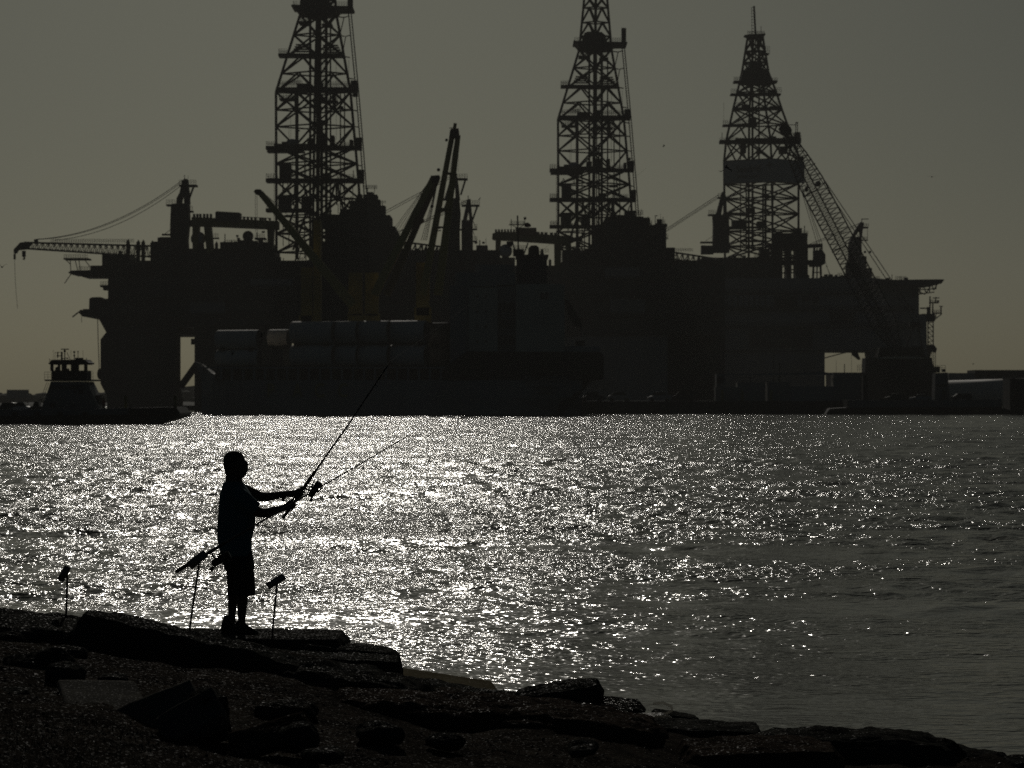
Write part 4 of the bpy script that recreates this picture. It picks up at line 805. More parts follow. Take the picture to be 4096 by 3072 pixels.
cr.box('barge_hull', 3330, 3740, 1490, 1520, -5, 10, 'ship_black'); cr.box('barge_hull', 3330, 3740, 1520, 1650, -4.9, 10, 'ship_black')
cr.rail(3718, 3782, 1488, -2, 2, h=26, step=14); cr.box('deck_box', 3720, 3760, 1466, 1490, -1, 1, 'rig_steel'); cr.box('deck_box', 3770, 3782, 1476, 1488, -.5, .5, 'rig_steel')
for x, y0 in ((3378, 1456), (3345, 1440), (3406, 1420)): cr.bar('deck_pole', (x, y0), (x, 1492), 3 if x == 3378 else 1, 'rig_steel')

f2 = T('ferry', 'long low white ferry moored below the crane at the photo edge', 'ferry', 3700, 545)
f2.poly('hull', [(3390, 1600), (4004, 1600), (4004, 1630), (4040, 1640), (4096, 1640), (4096, 1662), (3300, 1660), (3320, 1634), (3390, 1630)], -5, 5, 'ship_black')
f2.poly('hull_side', [(3392, 1600), (4004, 1599), (4006, 1628), (3394, 1630)], -5.06, -4.6, 'ferry_white')
f2.poly('pilot_tower', [(3738, 1600), (3742, 1492), (3790, 1490), (3800, 1600)], -2, 2, 'ferry_white'); f2.box('pilot_window', 3746, 3788, 1537, 1546, -2.05, -1.8, 'glass_dark'); f2.box('pilot_door', 3768, 3786, 1560, 1598, -2.06, -1.9, 'glass_dark')
f2.box('bow_gear', 4040, 4110, 1514, 1640, -4, 4, 'rig_steel'); f2.box('cabin', 3452, 3470, 1500, 1600, -1, 1, 'rig_steel')
car(3640, 3730, 1576, 1602, 541, 'car_white', 'white car parked on the long low ferry near its tower', 'sedan'); car(3810, 3890, 1574, 1600, 541, 'car_dark', 'dark car parked on the long low ferry past its tower', 'van')
car(3540, 3625, 1574, 1602, 541, 'car_dark', 'dark car parked on the long low ferry below the crane house', 'sedan')

wb = T('workboat', 'white workboat moored under the columns of the name board rig', 'workboat', 3050, 560)
wb.poly('hull', [(2560, 1616), (3390, 1616), (3386, 1662), (2580, 1660)], -4, 4, 'ship_black')
for x0, x1, y0, y1, mm in ((2862, 2960, 1548, 1618, 'ship_grey'), (2866, 2900, 1496, 1550, 'ship_grey'), (2950, 3060, 1530, 1618, 'ship_grey'), (3070, 3160, 1528, 1618, 'rig_grey'), (3160, 3340, 1545, 1618, 'ship_grey'), (3334, 3440, 1490, 1618, 'rig_grey'), (2660, 2760, 1580, 1618, 'rig_grey')):
    wb.box('deck_house', x0, x1, y0, y1, -2 + rnd.random(), 3, mm)
for x, y0 in ((3118, 1450), (3094, 1418), (3002, 1498)): wb.bar('mast', (x, y0), (x, 1540), 5 if x == 3118 else 3, 'rig_steel')
for x in (2870, 2884): wb.box('window', x, x + 9, 1505, 1530, -2.1, -.5, 'glass_dark')
for x in (2885, 2965, 3080): wb.box('mooring_post', x, x + 9, 1560, 1618, -4, -3.4, 'yellow_steel')
wb.poly('roof', [(2870, 1496), (3060, 1494), (3290, 1488), (3330, 1492), (3330, 1500), (2870, 1502)], -1, 3, 'ship_grey')
for i, (x, m_) in enumerate(((2322, 'car_dark'), (2430, 'car_white'), (2590, 'car_white'), (2690, 'car_dark'))):
    car(x, x + 96, 1566, 1606, 556 + i, m_, ('dark car parked on the quay just past the ship stern', 'pale car parked on the quay second from the ship stern', 'pale car parked on the quay third from the ship stern', 'dark car parked on the quay nearest the workboat')[i], 'van' if i % 2 else 'sedan')

# ------------------------------------------------------------------ far shore
q = MB().box((-30, 552, -.8), (75, 574, CAMH - (1604 - HZ) / F * 552)).build('quay', 'quay_concrete'); tag(q, 'low dark quay wall along the far waterline', 'quay', kind='structure')
vs, fs = [], []
def shore_z(x, y): return 1.0 + 1.6 * noise.noise((x * .004, y * .003, 1)) + min(1, max(0, (y - 1500) / 800)) * 3
xs = [-1200 + 40 * i for i in range(61)]; ysh = [1000, 1030, 1100, 1300, 1600, 2000, 2600, 3400]
for j, y in enumerate(ysh):
    for x in xs: vs.append((x, y, -1.2 if j == 0 else shore_z(x, y)))
for j in range(len(ysh) - 1):
    for i in range(60): a = j * 61 + i; fs.append((a, a + 1, a + 62, a + 61))
me = bpy.data.meshes.new('far_shore'); me.from_pydata(vs, [], fs); me.materials.append(MATS['far_green']); o = bpy.data.objects.new('far_shore', me); COL.objects.link(o); tag(o, 'low flat far shore across the channel', 'shore', kind='structure')
b = MB()
for i in range(900):
    x = rnd.uniform(-420, 420); y = rnd.uniform(1120, 1500); h = rnd.uniform(1.5, 4.5); z = shore_z(x, y)
    b.ball((x, y, z + h * .3), h, 7, 5, (rnd.uniform(.8, 1.7), 1, rnd.uniform(.5, .9)))
o = b.build('treeline', 'far_green'); tag(o, 'distant low line of scrub and trees on the far shore', 'trees', kind='stuff')
hb = T('billboard', 'grey board on posts standing on the far shore behind the small ferry', 'billboard', 70, 1005, 0)
hb.box('board', 27, 114, 1559, 1594, -.4, .4, 'rig_grey'); hb.box('ledge', 27, 120, 1583, 1592, -.8, -.4, 'rig_grey')
for x in (30, 48, 56, 80, 104, 112): hb.bar('post', (x, 1592), (x, 1620), 3 if x not in (48, 56) else 6)
hl = T('hill', 'low grey mound seen between the columns of the largest rig', 'hill', 750, 1400, 0); hl.poly('mound', [(640, 1625), (680, 1560), (730, 1548), (800, 1540), (860, 1560), (900, 1625)], 0, 60, 'quay_concrete')
hl.root['kind'] = 'structure'
# large white storage cylinder and shed at the right-hand edge
D_ = 640; k_ = D_ / F
tk = T('storage_tank', 'huge white cylinder lying on the far bank at the photo edge', 'tank', 3960, D_, 0)
a_, b_ = tk.p(3764, 1578, 8), tk.p(4330, 1566, -2)
MB().tube([a_, b_], [56 * k_, 60 * k_], 40).build('shell', 'tower_paint', tk.root, True)
for i, f_ in enumerate((.1, .4, .7)): c_ = a_.lerp(b_, f_); MB().box((c_.x - .5, c_.y - 2.4, -c_.z * 0 + -tk.o.z), (c_.x + .5, c_.y + 2.4, c_.z - 1.2)).build('saddle', 'rig_steel', tk.root)
sd = T('shed', 'long flat-roofed shed behind the white cylinder at the photo edge', 'building', 4000, 760, 0)
sd.box('wall', 3796, 4300, 1492, 1620, 0, 12, 'rig_grey'); sd.box('roof', 3900, 4310, 1480, 1500, -.6, 12.6, 'rig_steel'); 
for i in range(9): sd.box('wall_panel', 3902 + i * 40, 3932 + i * 40, 1500, 1512, -.2, .1, 'rig_hull')
# deckhand figure (a few pixels)
bd = MB().loft([(0, 0, 0, .1, .08), (0, 0, .45, .12, .1), (0, 0, .85, .17, .12), (0, 0, 1.1, .16, .12), (0, 0, 1.4, .22, .13), (0, 0, 1.5, .08, .08), (0, 0, 1.55, .07, .08), (0, 0, 1.66, .1, .11), (0, 0, 1.78, .06, .07)], 12)
pf.root.location.z = CAMH - (1652 - HZ) / F * 347; bd.build('body', 'skin', pf.root, True); MB().loft([(0, 0, .84, .185, .135), (0, 0, 1.1, .175, .135), (0, 0, 1.41, .235, .145), (0, 0, 1.5, .1, .1)], 12).build('jacket', 'flag_red', pf.root, True)

sk = T('skiff', 'tiny white skiff on the water between the small ferry and the cargo ship', 'boat', 762, 540, -.05)
hull_loft(sk, 'hull', [(744, 1651, 1659, .15, .1, 0), (750, 1652, 1659, .6, .4, 0), (774, 1653, 1659, .7, .55, 0), (780, 1653, 1659, .6, .5, 0)], 'car_white')
sk.box('console', 757, 765, 1646, 1653, -.3, .3, 'car_white'); sk.box('outboard', 779, 783, 1648, 1657, -.2, .2, 'rig_steel')
# ------------------------------------------------------------------ near shore
def rock_material(name, c0, c1, rough, bump, bscale, wet=.25, gl=38):
    m = bpy.data.materials.new(name); m.use_nodes = True; MATS[name] = m
    nt = m.node_tree; N = nt.nodes.new; L = nt.links.new; b = nt.nodes['Principled BSDF']
    g = N('ShaderNodeNewGeometry')
    n1 = N('ShaderNodeTexNoise'); n1.inputs['Scale'].default_value = 2.3; n1.inputs['Detail'].default_value = 8; L(g.outputs['Position'], n1.inputs['Vector'])
    cr = N('ShaderNodeValToRGB'); cr.color_ramp.elements[0].position = .32; cr.color_ramp.elements[1].position = .68
    cr.color_ramp.elements[0].color = (*c0, 1); cr.color_ramp.elements[1].color = (*c1, 1); L(n1.outputs[0], cr.inputs[0]); L(cr.outputs[0], b.inputs['Base Color'])
    n2 = N('ShaderNodeTexNoise'); n2.inputs['Scale'].default_value = bscale; n2.inputs['Detail'].default_value = 5; n2.inputs['Roughness'].default_value = .55; L(g.outputs['Position'], n2.inputs['Vector'])
    v = N('ShaderNodeTexVoronoi'); v.inputs['Scale'].default_value = bscale * 2.2; L(g.outputs['Position'], v.inputs['Vector'])
    ad = N('ShaderNodeMath'); ad.operation = 'MULTIPLY_ADD'; ad.inputs[1].default_value = -.25; L(v.outputs['Distance'], ad.inputs[0]); L(n2.outputs[0], ad.inputs[2])
    bp = N('ShaderNodeBump'); bp.inputs['Strength'].default_value = 1; bp.inputs['Distance'].default_value = bump; L(ad.outputs[0], bp.inputs['Height']); L(bp.outputs[0], b.inputs['Normal'])
    n3 = N('ShaderNodeTexNoise'); n3.inputs['Scale'].default_value = gl; n3.inputs['Detail'].default_value = 3; L(g.outputs['Position'], n3.inputs['Vector'])
    mr = N('ShaderNodeMapRange'); mr.inputs[1].default_value = .60; mr.inputs[2].default_value = .80; mr.inputs[3].default_value = 0.0; mr.inputs[4].default_value = wet
    L(n3.outputs[0], mr.inputs[0]); L(mr.outputs[0], b.inputs['Specular IOR Level']); b.inputs['Roughness'].default_value = rough
    return m
rock_material('wet_rock', (.028, .028, .025), (.078, .076, .067), .46, .024, 6, .020, 45)
rock_material('soaked_rock', (.020, .020, .020), (.045, .044, .040), .26, .05, 12, .6, 22)
rock_material('dry_rock', (.036, .035, .031), (.09, .086, .076), .48, .024, 7, .016, 45)
rock_material('brown_rock', (.038, .030, .024), (.085, .068, .055), .46, .024, 8, .020, 45)
rock_material('pale_slab', (.15, .128, .082), (.24, .210, .14), .7, .006, 18, .02)
rock_material('grey_slab', (.10, .095, .085), (.17, .160, .140), .6, .008, 14, .02, 60)
rock_material('mud', (.024, .021, .018), (.070, .060, .049), .48, .024, 9, .009, 40)
# crest line in photo pixels and its distance: where the shore drops to the water
CREST = [(-900, 2430, 27.5), (0, 2478, 27.5), (330, 2515, 27.8), (700, 2545, 28.6), (1100, 2600, 28.6), (1500, 2690, 28.2), (1700, 2752, 27.8), (2000, 2765, 27.4), (2400, 2812, 27.0), (2560, 2850, 26.6), (2800, 2902, 26.2), (3050, 2972, 25.6), (3500, 2990, 25.2), (3900, 3020, 24.9), (4096, 3066, 24.6), (5200, 3090, 24.2)]
def shore(x, y):
    px = CX + x / max(y, 6) * F
    px = max(-900, min(5200, px))
    for (a, ya, da), (b, yb, db) in zip(CREST, CREST[1:]):
        if a <= px <= b: f = (px - a) / (b - a); cy, cd = lerp(ya, yb, f), lerp(da, db, f); break
    zc = CAMH - (cy - HZ) / F * cd
    zn = lerp(1.02, .50, min(1, max(0, px / 4096)))
    if y < cd:
        f = max(0, (y - 12) / (cd - 12)); z = lerp(zn, zc, f * f * (3 - 2 * f)) if y > 12 else zn + (12 - y) * .045
    else: z = zc - (y - cd) * .42 - .10 * min(1, (y - cd) * 3)
    z += .07 * noise.noise((x * .9, y * .8, 2)) + .05 * (.5 - abs(noise.noise((x * 2.1, y * 1.7, 5)))) + .030 * noise.noise((x * 5, y * 4, 8)) + .014 * noise.noise((x * 12, y * 11, 3))
    return z
vs, fs = [], []; NX, NY = 330, 300
for j in range(NY + 1):
    y = -14 + (j / NY) ** .55 * 49
    for i in range(NX + 1):
        x = -17 + 34 * i / NX; vs.append((x, y, shore(x, y)))
for j in range(NY):
    for i in range(NX): a = j * (NX + 1) + i; fs.append((a, a + 1, a + NX + 2, a + NX + 1))
me = bpy.data.meshes.new('shore_ground'); me.from_pydata(vs, [], fs); me.materials.append(MATS['mud']); me.polygons.foreach_set('use_smooth', [True] * len(me.polygons))
o = bpy.data.objects.new('shore_ground', me); COL.objects.link(o); tag(o, 'muddy shell-strewn ground of the near shore', 'ground', kind='structure')

def rock(label, px, py, D, sx, sy, sz, m='wet_rock', tilt=(0, 0, 0), seed=1, blocky=.45, rough=.10, sink=0.0, name='boulder', n=22, taper=0.0, group='rocks along the near shore'):
    """A boulder whose middle shows at photo pixel px,py at distance D; half sizes in metres."""
    b = bmesh.new(); bmesh.ops.create_cube(b, size=2); bmesh.ops.subdivide_edges(b, edges=b.edges[:], cuts=n, use_grid_fill=True)
    rv = random.Random(seed); off = Vector((rv.uniform(-50, 50), rv.uniform(-50, 50), rv.uniform(-50, 50)))
    s = min(sx, sy, sz)
    for v in b.verts:
        d = v.co.normalized(); c = d.lerp(v.co, blocky); w = 1 - taper * c.x
        q = Vector((c.x * sx, c.y * sy, c.z * sz * w)); nn = 0.0; amp = 1.0; fr = .55 / max(s, .12)
        for o_ in range(6):
            nn += amp * noise.noise(q * fr + off); amp *= .55; fr *= 2.1
        st = noise.noise(Vector((q.x * .8, q.y * .8, q.z * 14)) + off) * .5          # bedding layers
        nd = Vector((d.x, d.y, d.z)).normalized()
        v.co = q + nd * (nn * rough * s * 1.6 + st * rough * s * .7)
    me = bpy.data.meshes.new(name); b.to_mesh(me); b.free(); me.materials.append(MATS[m]); me.polygons.foreach_set('use_smooth', [True] * len(me.polygons))
    o = bpy.data.objects.new(name, me); COL.objects.link(o); o.location = W(px, py, D) - Vector((0, 0, sink)); o.rotation_euler = tuple(R(a) for a in tilt)
    tag(o, label, 'rock', group); return o
M = lambda px, D: px / F * D
# ridge and slabs on the crest, left to right
rock('long low rock ridge at the photo edge behind the empty rod holder', 60, 2560, 26.9, M(330, 27), 1.1, .22, 'wet_rock', (0, 5.5, 3), 3, .35, .16, n=34)
rock('biggest slab, long and tilted, running down from beside the lone rod holder', 800, 2648, 26.4, M(510, 26.4), .80, .235, 'wet_rock', (-4, 11.5, -6), 11, .62, .13, taper=.12, n=44)
rock('lower tail of the biggest slab ending at the muddy bank', 1420, 2760, 26.0, M(330, 26), .75, .17, 'wet_rock', (0, 9, -4), 12, .4, .18, n=34)
rock('flat slab under the feet of the fisherman', 1035, 2567, 30.0, M(365, 30), .68, .085, 'wet_rock', (0, .6, 0), 21, .72, .11, n=40)
rock('blunt-ended slab just below the fisherman, jutting towards the water', 1310, 2672, 29.0, M(302, 29), .62, .145, 'wet_rock', (0, 3.2, 3), 22, .78, .09, n=40)
rock('thin wet slab between the feet of the fisherman and the blunt-ended slab', 1400, 2606, 29.6, M(200, 29.6), .45, .06, 'wet_rock', (0, 6, 0), 23, .5, .16)
rock('pale sloping slab with green algae at the water edge', 1780, 2736, 29.6, M(215, 29.6), .62, .026, 'pale_slab', (2.2, 9.0, 6), 31, .93, .05, n=20)
rock('dark edge of stones under the pale sloping slab', 1790, 2770, 28.2, M(230, 28.2), .5, .07, 'wet_rock', (0, 8, 0), 32, .4, .2)
rock('dark rounded rock standing at the water edge past the pale slab', 2230, 2786, 26.9, M(185, 27), .5, .105, 'wet_rock', (0, -4, 2), 41, .5, .16, taper=-.35, n=34)
rock('small soaked rock at the waterline past the dark rounded rock', 2470, 2824, 26.9, M(110, 26.8), .45, .040, 'soaked_rock', (2, 6, 0), 42, .4, .2)
rock('soaked flat rock glinting beside the plastic bag', 2330, 2828, 26.3, M(190, 26.3), .6, .035, 'soaked_rock', (2, 3, 0), 49, .5, .22)
rock('small rock behind the plastic bag at the waterline', 2700, 2880, 26.5, M(105, 26.5), .3, .065, 'wet_rock', (0, 9, 0), 43, .45, .16)
rock('long block lying below the plastic bag', 2740, 2948, 25.5, M(315, 25.5), .5, .115, 'wet_rock', (0, 2.0, -3), 44, .72, .12, n=38)
rock('broad low rock sloping out of the photo at the bottom', 3030, 3046, 23.4, M(330, 23.4), .7, .15, 'brown_rock', (0, -1, 4), 45, .5, .14, n=34)
rock('long low humped rock at the waterline below the open water', 3420, 3016, 24.7, M(440, 24.7), .7, .20, 'wet_rock', (0, 2, -2), 46, .3, .16, n=38)
rock('last wedge of rock tapering into the water', 3740, 3034, 24.9, M(330, 25), .5, .12, 'wet_rock', (0, 8, 0), 47, .35, .15, n=30)
rock('tiny rock tip at the bottom corner', 4100, 3062, 24.4, M(80, 24.4), .3, .07, 'wet_rock', (0, -6, 0), 48, .35, .15)
rock('brown weathered mound of rock in the middle of the bank', 1960, 2870, 24.8, M(470, 24.8), 1.1, .14, 'brown_rock', (-1, 3.5, 0), 51, .35, .22, n=40)
rock('rounded muddy rock below the blunt-ended slab', 1560, 2830, 24.6, M(240, 24.6), .7, .12, 'brown_rock', (0, 3, 5), 52, .35, .2)
rock('low brown rock on the bank above the long block', 2400, 2915, 24.4, M(270, 24.4), .8, .12, 'brown_rock', (0, 8, 0), 53, .35, .2, n=30)
# stones scattered on the bank
rock('dark jagged rock at the photo edge in front of the long ridge', 150, 2672, 22.6, M(130, 22.6), .30, .115, 'wet_rock', (0, -12, 20), 61, .35, .3)
rock('smaller dark rock touching the jagged rock', 262, 2702, 21.9, M(76, 21.9), .25, .08, 'wet_rock', (0, 5, 0), 62, .35, .28)
rock('small dark stone between the jagged rock and the biggest slab', 450, 2722, 22.2, M(58, 22), .2, .045, 'wet_rock', (0, 0, 0), 63, .4, .25)
rock('dark stone at the foot of the ridge at the photo edge', 40, 2566, 25.6, M(46, 25.6), .2, .07, 'wet_rock', (0, 0, 0), 64, .3, .25)
rock('flat low stone in the shadow of the biggest slab', 250, 2612, 24.6, M(100, 24.6), .25, .05, 'wet_rock', (0, 0, 0), 65, .4, .22)
rock('pale flat paving slab half sunk in the bank', 410, 2800, 20.6, M(165, 20.6), .62, .03, 'grey_slab', (5, 2, 12), 66, .85, .12, name='slab', n=20)
rock('grey tilted slab leaning against the wedge-shaped slab', 630, 2880, 19.8, M(190, 19.8), .26, .04, 'grey_slab', (30, -22, 6), 67, .80, .12, name='slab', n=18)
rock('wedge-shaped slab with a smooth lit face', 770, 2886, 19.4, M(140, 19.4), .15, .06, 'grey_slab', (38, -30, 0), 68, .78, .14, name='slab', n=18)
rock('upright dark rock behind the wedge-shaped slab', 842, 2862, 19.6, M(56, 19.6), .25, .16, 'wet_rock', (0, -6, 20), 69, .5, .2)
rock('tilted slab pointing up alone on the shells near the bottom', 1080, 2950, 19.0, M(170, 19), .16, .03, 'brown_rock', (24, -16, 6), 70, .78, .16, name='slab', n=18)
rock('dark stone supporting the tilted slab near the bottom', 1190, 2948, 18.9, M(84, 18.9), .2, .085, 'wet_rock', (0, -12, 0), 71, .45, .2)
rock('square dark stone in the middle of the bank', 1520, 2930, 20.6, M(95, 20.6), .25, .06, 'wet_rock', (0, 4, 10), 72, .25, .32)
rock('low dark stone in front of the tail of the biggest slab', 1140, 2848, 22.2, M(130, 22.2), .3, .07, 'wet_rock', (0, 0, 0), 73, .4, .25)
rock('small dark stone below the brown mound', 1780, 2966, 20.8, M(70, 20.8), .2, .04, 'wet_rock', (0, 0, 0), 74, .2, .35)
rock('round stone beside the tilted slab at the bottom', 1290, 3020, 17.9, M(90, 17.9), .2, .045, 'wet_rock', (0, 0, 0), 75, .2, .35)
rock('pale-topped stone on the bank below the plastic bag', 2330, 2996, 20.5, M(60, 20.5), .2, .035, 'dry_rock', (6, -6, 0), 76, .3, .3)
rock('dark stone at the photo edge low on the bank', 50, 2785, 21.0, M(70, 21), .3, .05, 'wet_rock', (0, 0, 0), 77, .4, .25)
# shells, gravel and grit
def scatter(name, label, n, m, smin, smax, seed, flat, ymin=15, ymax=28.6, dens=None):
    r = random.Random(seed); V, Fc = [], []
    for i in range(n):
        y = ymin + (ymax - ymin) * r.random() ** 1.0; u = r.uniform(-250, 4300); x = (u - CX) / F * y
        if noise.noise((x * .8, y * .8, 17)) + r.uniform(-.35, .5) < 0: continue
        z = shore(x, y); 
        if z < .06: continue
        s = smin + (smax - smin) * r.random() ** 3; ang = r.uniform(0, 6.28)
        ax = Vector((math.cos(ang), math.sin(ang), r.uniform(-.35, .35))) * s; ay = Vector((-math.sin(ang), math.cos(ang), r.uniform(-.35, .35))) * s * r.uniform(.5, .9); az = Vector((r.uniform(-.2, .2), r.uniform(-.2, .2), 1)) * s * flat * r.uniform(.6, 1.3)
        c = Vector((x, y, z + s * flat * .4)); k = len(V)
        V += [c + ax, c + ay, c - ax, c - ay, c + az, c - az]
        Fc += [(k, k + 1, k + 4), (k + 1, k + 2, k + 4), (k + 2, k + 3, k + 4), (k + 3, k, k + 4), (k + 1, k, k + 5), (k + 2, k + 1, k + 5), (k + 3, k + 2, k + 5), (k, k + 3, k + 5)]
    me = bpy.data.meshes.new(name); me.from_pydata(V, [], Fc); me.materials.append(MATS[m]); o = bpy.data.objects.new(name, me); COL.objects.link(o); tag(o, label, 'gravel', kind='stuff')
mat('shell', (.22, .20, .17), .35, var=.6, scale=40, spec=.4)
mat('pebble', (.026, .022, .018), .5, var=.5, scale=30, spec=.04)
scatter('shell_gravel', 'broken pale shells glinting on the bank', 7000, 'shell', .0012, .0048, 5, .5)
scatter('pebble_gravel', 'dark pebbles and grit covering the bank', 16000, 'pebble', .005, .020, 6, .45)
# weedy grass blades at the bottom left
mat('weed', (.035, .04, .012), .7, var=.4, scale=9)
V, Fc = [], []; r = random.Random(9)
for i in range(5200):
    y = r.uniform(14.2, 19.5); u = r.gauss(150, 330); x = (u - CX) / F * y; z = shore(x, y); h = r.uniform(.012, .05); a = r.uniform(0, 6.28); d = Vector((math.cos(a), math.sin(a), 0)); k = len(V); c = Vector((x, y, z - .005)); t_ = d.cross(Vector((0, 0, 1))) * .003
    V += [c + t_, c - t_, c + Vector((0, 0, h)) + d * h * r.uniform(.3, 1.4)]; Fc.append((k, k + 1, k + 2))
me = bpy.data.meshes.new('grass'); me.from_pydata(V, [], Fc); me.materials.append(MATS['weed']); o = bpy.data.objects.new('grass', me); COL.objects.link(o); tag(o, 'sparse short weeds low on the bank', 'grass', kind='stuff')
# algae fringe at the wet margin of the pale slab
mat('algae', (.03, .055, .012), .5, var=.5, scale=30)
V, Fc = [], []
for i in range(2600):
    u = r.uniform(1850, 2480); v_ = r.uniform(27.0, 28.4); x = (u - CX) / F * v_; z = max(shore(x, v_), .02); h = r.uniform(.006, .022); a = r.uniform(0, 6.28); d = Vector((math.cos(a), math.sin(a), 0)); k = len(V); c = Vector((x, v_, z)); t_ = d.cross(Vector((0, 0, 1))) * .006
    V += [c + t_, c - t_, c + Vector((0, 0, h)) + d * h * 2]; Fc.append((k, k + 1, k + 2))
me = bpy.data.meshes.new('algae'); me.from_pydata(V, [], Fc); me.materials.append(MATS['algae']); o = bpy.data.objects.new('algae', me); COL.objects.link(o); tag(o, 'green algae along the wet margin of the shore', 'algae', kind='stuff')

# plastic bag: thin translucent crumpled film
m = bpy.data.materials.new('bag_film'); m.use_nodes = True; MATS['bag_film'] = m; nt = m.node_tree; bs = nt.nodes['Principled BSDF']
bs.inputs['Base Color'].default_value = (.55, .53, .46, 1); bs.inputs['Roughness'].default_value = .3
tl = nt.nodes.new('ShaderNodeBsdfTranslucent'); tl.inputs[0].default_value = (.5, .48, .40, 1); tp = nt.nodes.new('ShaderNodeBsdfTransparent')
mx = nt.nodes.new('ShaderNodeMixShader'); mx.inputs[0].default_value = .45; mx2 = nt.nodes.new('ShaderNodeMixShader'); mx2.inputs[0].default_value = .55
nz = nt.nodes.new('ShaderNodeTexNoise'); nz.inputs['Scale'].default_value = 16; nz.inputs['Detail'].default_value = 3; bp = nt.nodes.new('ShaderNodeBump'); bp.inputs['Distance'].default_value = .03; nt.links.new(nz.outputs[0], bp.inputs['Height']); nt.links.new(bp.outputs[0], bs.inputs['Normal'])
nt.links.new(bs.outputs[0], mx.inputs[1]); nt.links.new(tl.outputs[0], mx.inputs[2]); nt.links.new(mx.outputs[0], mx2.inputs[2]); nt.links.new(tp.outputs[0], mx2.inputs[1])
nt.links.new(mx2.outputs[0], [q for q in nt.nodes if q.type == 'OUTPUT_MATERIAL'][0].inputs[0])
bg = T('plastic_bag', 'crumpled translucent plastic bag caught on the rocks at the water edge', 'plastic bag', 2570, 25.9, W(2570, 2884, 25.9).z)
b = bmesh.new(); bmesh.ops.create_icosphere(b, subdivisions=5, radius=1)
for v in b.verts:
    c = v.co; f = (c.x + 1) / 2
    top = lerp(.018, .078, f ** 1.3) if f < .9 else lerp(.072, .045, (f - .9) * 10)
    q = Vector((c.x * .245, c.y * .13, max(c.z, -.35) * top + .02)); cr_ = noise.noise(q * 14) * .018 + noise.noise(q * 34 + Vector((5, 1, 2))) * .008
    v.co = q + v.co.normalized() * cr_
me = bpy.data.meshes.new('film'); b.to_mesh(me); b.free(); me.materials.append(MATS['bag_film']); me.polygons.foreach_set('use_smooth', [True] * len(me.polygons))
o = bpy.data.objects.new('film', me); COL.objects.link(o); o.parent = bg.root
MB().tube([bg.p(2612, 2815) , bg.p(2650, 2810), bg.p(2686, 2826), bg.p(2688, 2842), bg.p(2660, 2856), bg.p(2620, 2852)], .012, 7).build('handle', 'bag_film', bg.root, True)

# ------------------------------------------------------------------ birds
def gull(px, py, D, span, label, bank=0.0, yaw=0.0, lift=.35, sit=False):
    t = empty('gull', None, W(px, py, D)); tag(t, label, 'bird', 'gulls about the channel'); t.rotation_euler = (0, R(bank), R(yaw))
    L = span * .42
    MB().tube([(-L * .5, 0, 0), (-L * .4, 0, 0), (-L * .15, 0, -.01), (L * .2, 0, 0), (L * .38, 0, L * .06), (L * .52, 0, L * .05), (L * .62, 0, L * .03)], [L * .02, L * .07, L * .15, L * .13, L * .09, L * .07, L * .01], 10).build('body', 'gull', t, True)
    if sit: MB().tube([(0, 0, -L * .3), (0, 0, 0)], L * .03, 6).build('leg', 'gull', t); return t
    for s in (-1, 1):
        pts = [(L * .15, 0, 0), (L * .22, s * span * .22, span * lift * .5), (0, s * span * .36, span * lift * .62), (-L * .15, s * span * .5, span * lift * .45)]
        ch = [L * .34, L * .28, L * .2, L * .03]; vs = []
        for (x, y, z), c in zip(pts, ch): vs += [(x + c * .5, y, z), (x - c * .5, y, z - .005), (x, y, z + c * .06)]
        fs = []
        for i in range(3): a = i * 3; q = a + 3; fs += [(a, q, q + 2, a + 2), (a + 2, q + 2, q + 1, a + 1), (a + 1, q + 1, q, a)]
        MB().add(vs, fs + [(0, 2, 1), (9, 10, 11)]).build('wing', 'gull', t)
    return t
gull(2904, 668, 160, .85, 'dark gull diving past the end of the name board', -35, 70, -.5)
gull(930, 1416, 300, 1.3, 'gull flying in front of the lower bow tower section', -10, 60, .5)
gull(1040, 1344, 300, 1.2, 'gull rising in front of the upper bow tower section', 30, 30, .6)
gull(3727, 707, 260, .9, 'gull gliding alone in the open sky past the name board rig', 0, 90, .12)
gull(2654, 585, 200, .4, 'tiny bird dot between the middle and the name board rigs', 0, 10, .4)
gull(3892, 1457, 330, .5, 'bird low over the shed at the photo edge', 0, 40, .4)
gull(8, 1068, 230, .9, 'gull leaving the photo past the crane boom tip', 0, 80, .4)
gull(1918, 796, 640, 1.6, 'gull perched on the crane top railing behind the ship', -50, 0, 0, True)
gull(2718, 1691, 365, 1.1, 'dark seabird low over the water below the middle rig', 0, 60, .35)
gull(2062, 1884, 120, .42, 'small seabird swimming in the bright glitter', 0, 10, 0, True)
# ------------------------------------------------------------------ the fisherman
DP = 30.0
KP = DP / F
ZF = W(960, 2536, DP).z
pr = T('person', 'fisherman in a teal shirt and dark shorts casting a rod from the rocks', 'person', 955, DP, ZF)
def hp(px, py, dy=0.0): return pr.p(px, py, 0) + Vector((0, dy, 0))
def remeshed(mb, name, m, voxel, smooth=4):
    me = mb.mesh(name); o = bpy.data.objects.new(name, me); COL.objects.link(o)
    r = o.modifiers.new('r', 'REMESH'); r.mode = 'VOXEL'; r.voxel_size = voxel
    s = o.modifiers.new('s', 'SMOOTH'); s.factor = .5; s.iterations = smooth
    bpy.context.view_layer.update()
    me2 = bpy.data.meshes.new_from_object(o.evaluated_get(bpy.context.evaluated_depsgraph_get()))
    bpy.data.objects.remove(o); me2.materials.clear(); me2.materials.append(MATS[m]); me2.polygons.foreach_set('use_smooth', [True] * len(me2.polygons))
    o2 = bpy.data.objects.new(name, me2); COL.objects.link(o2); o2.parent = pr.root; return o2
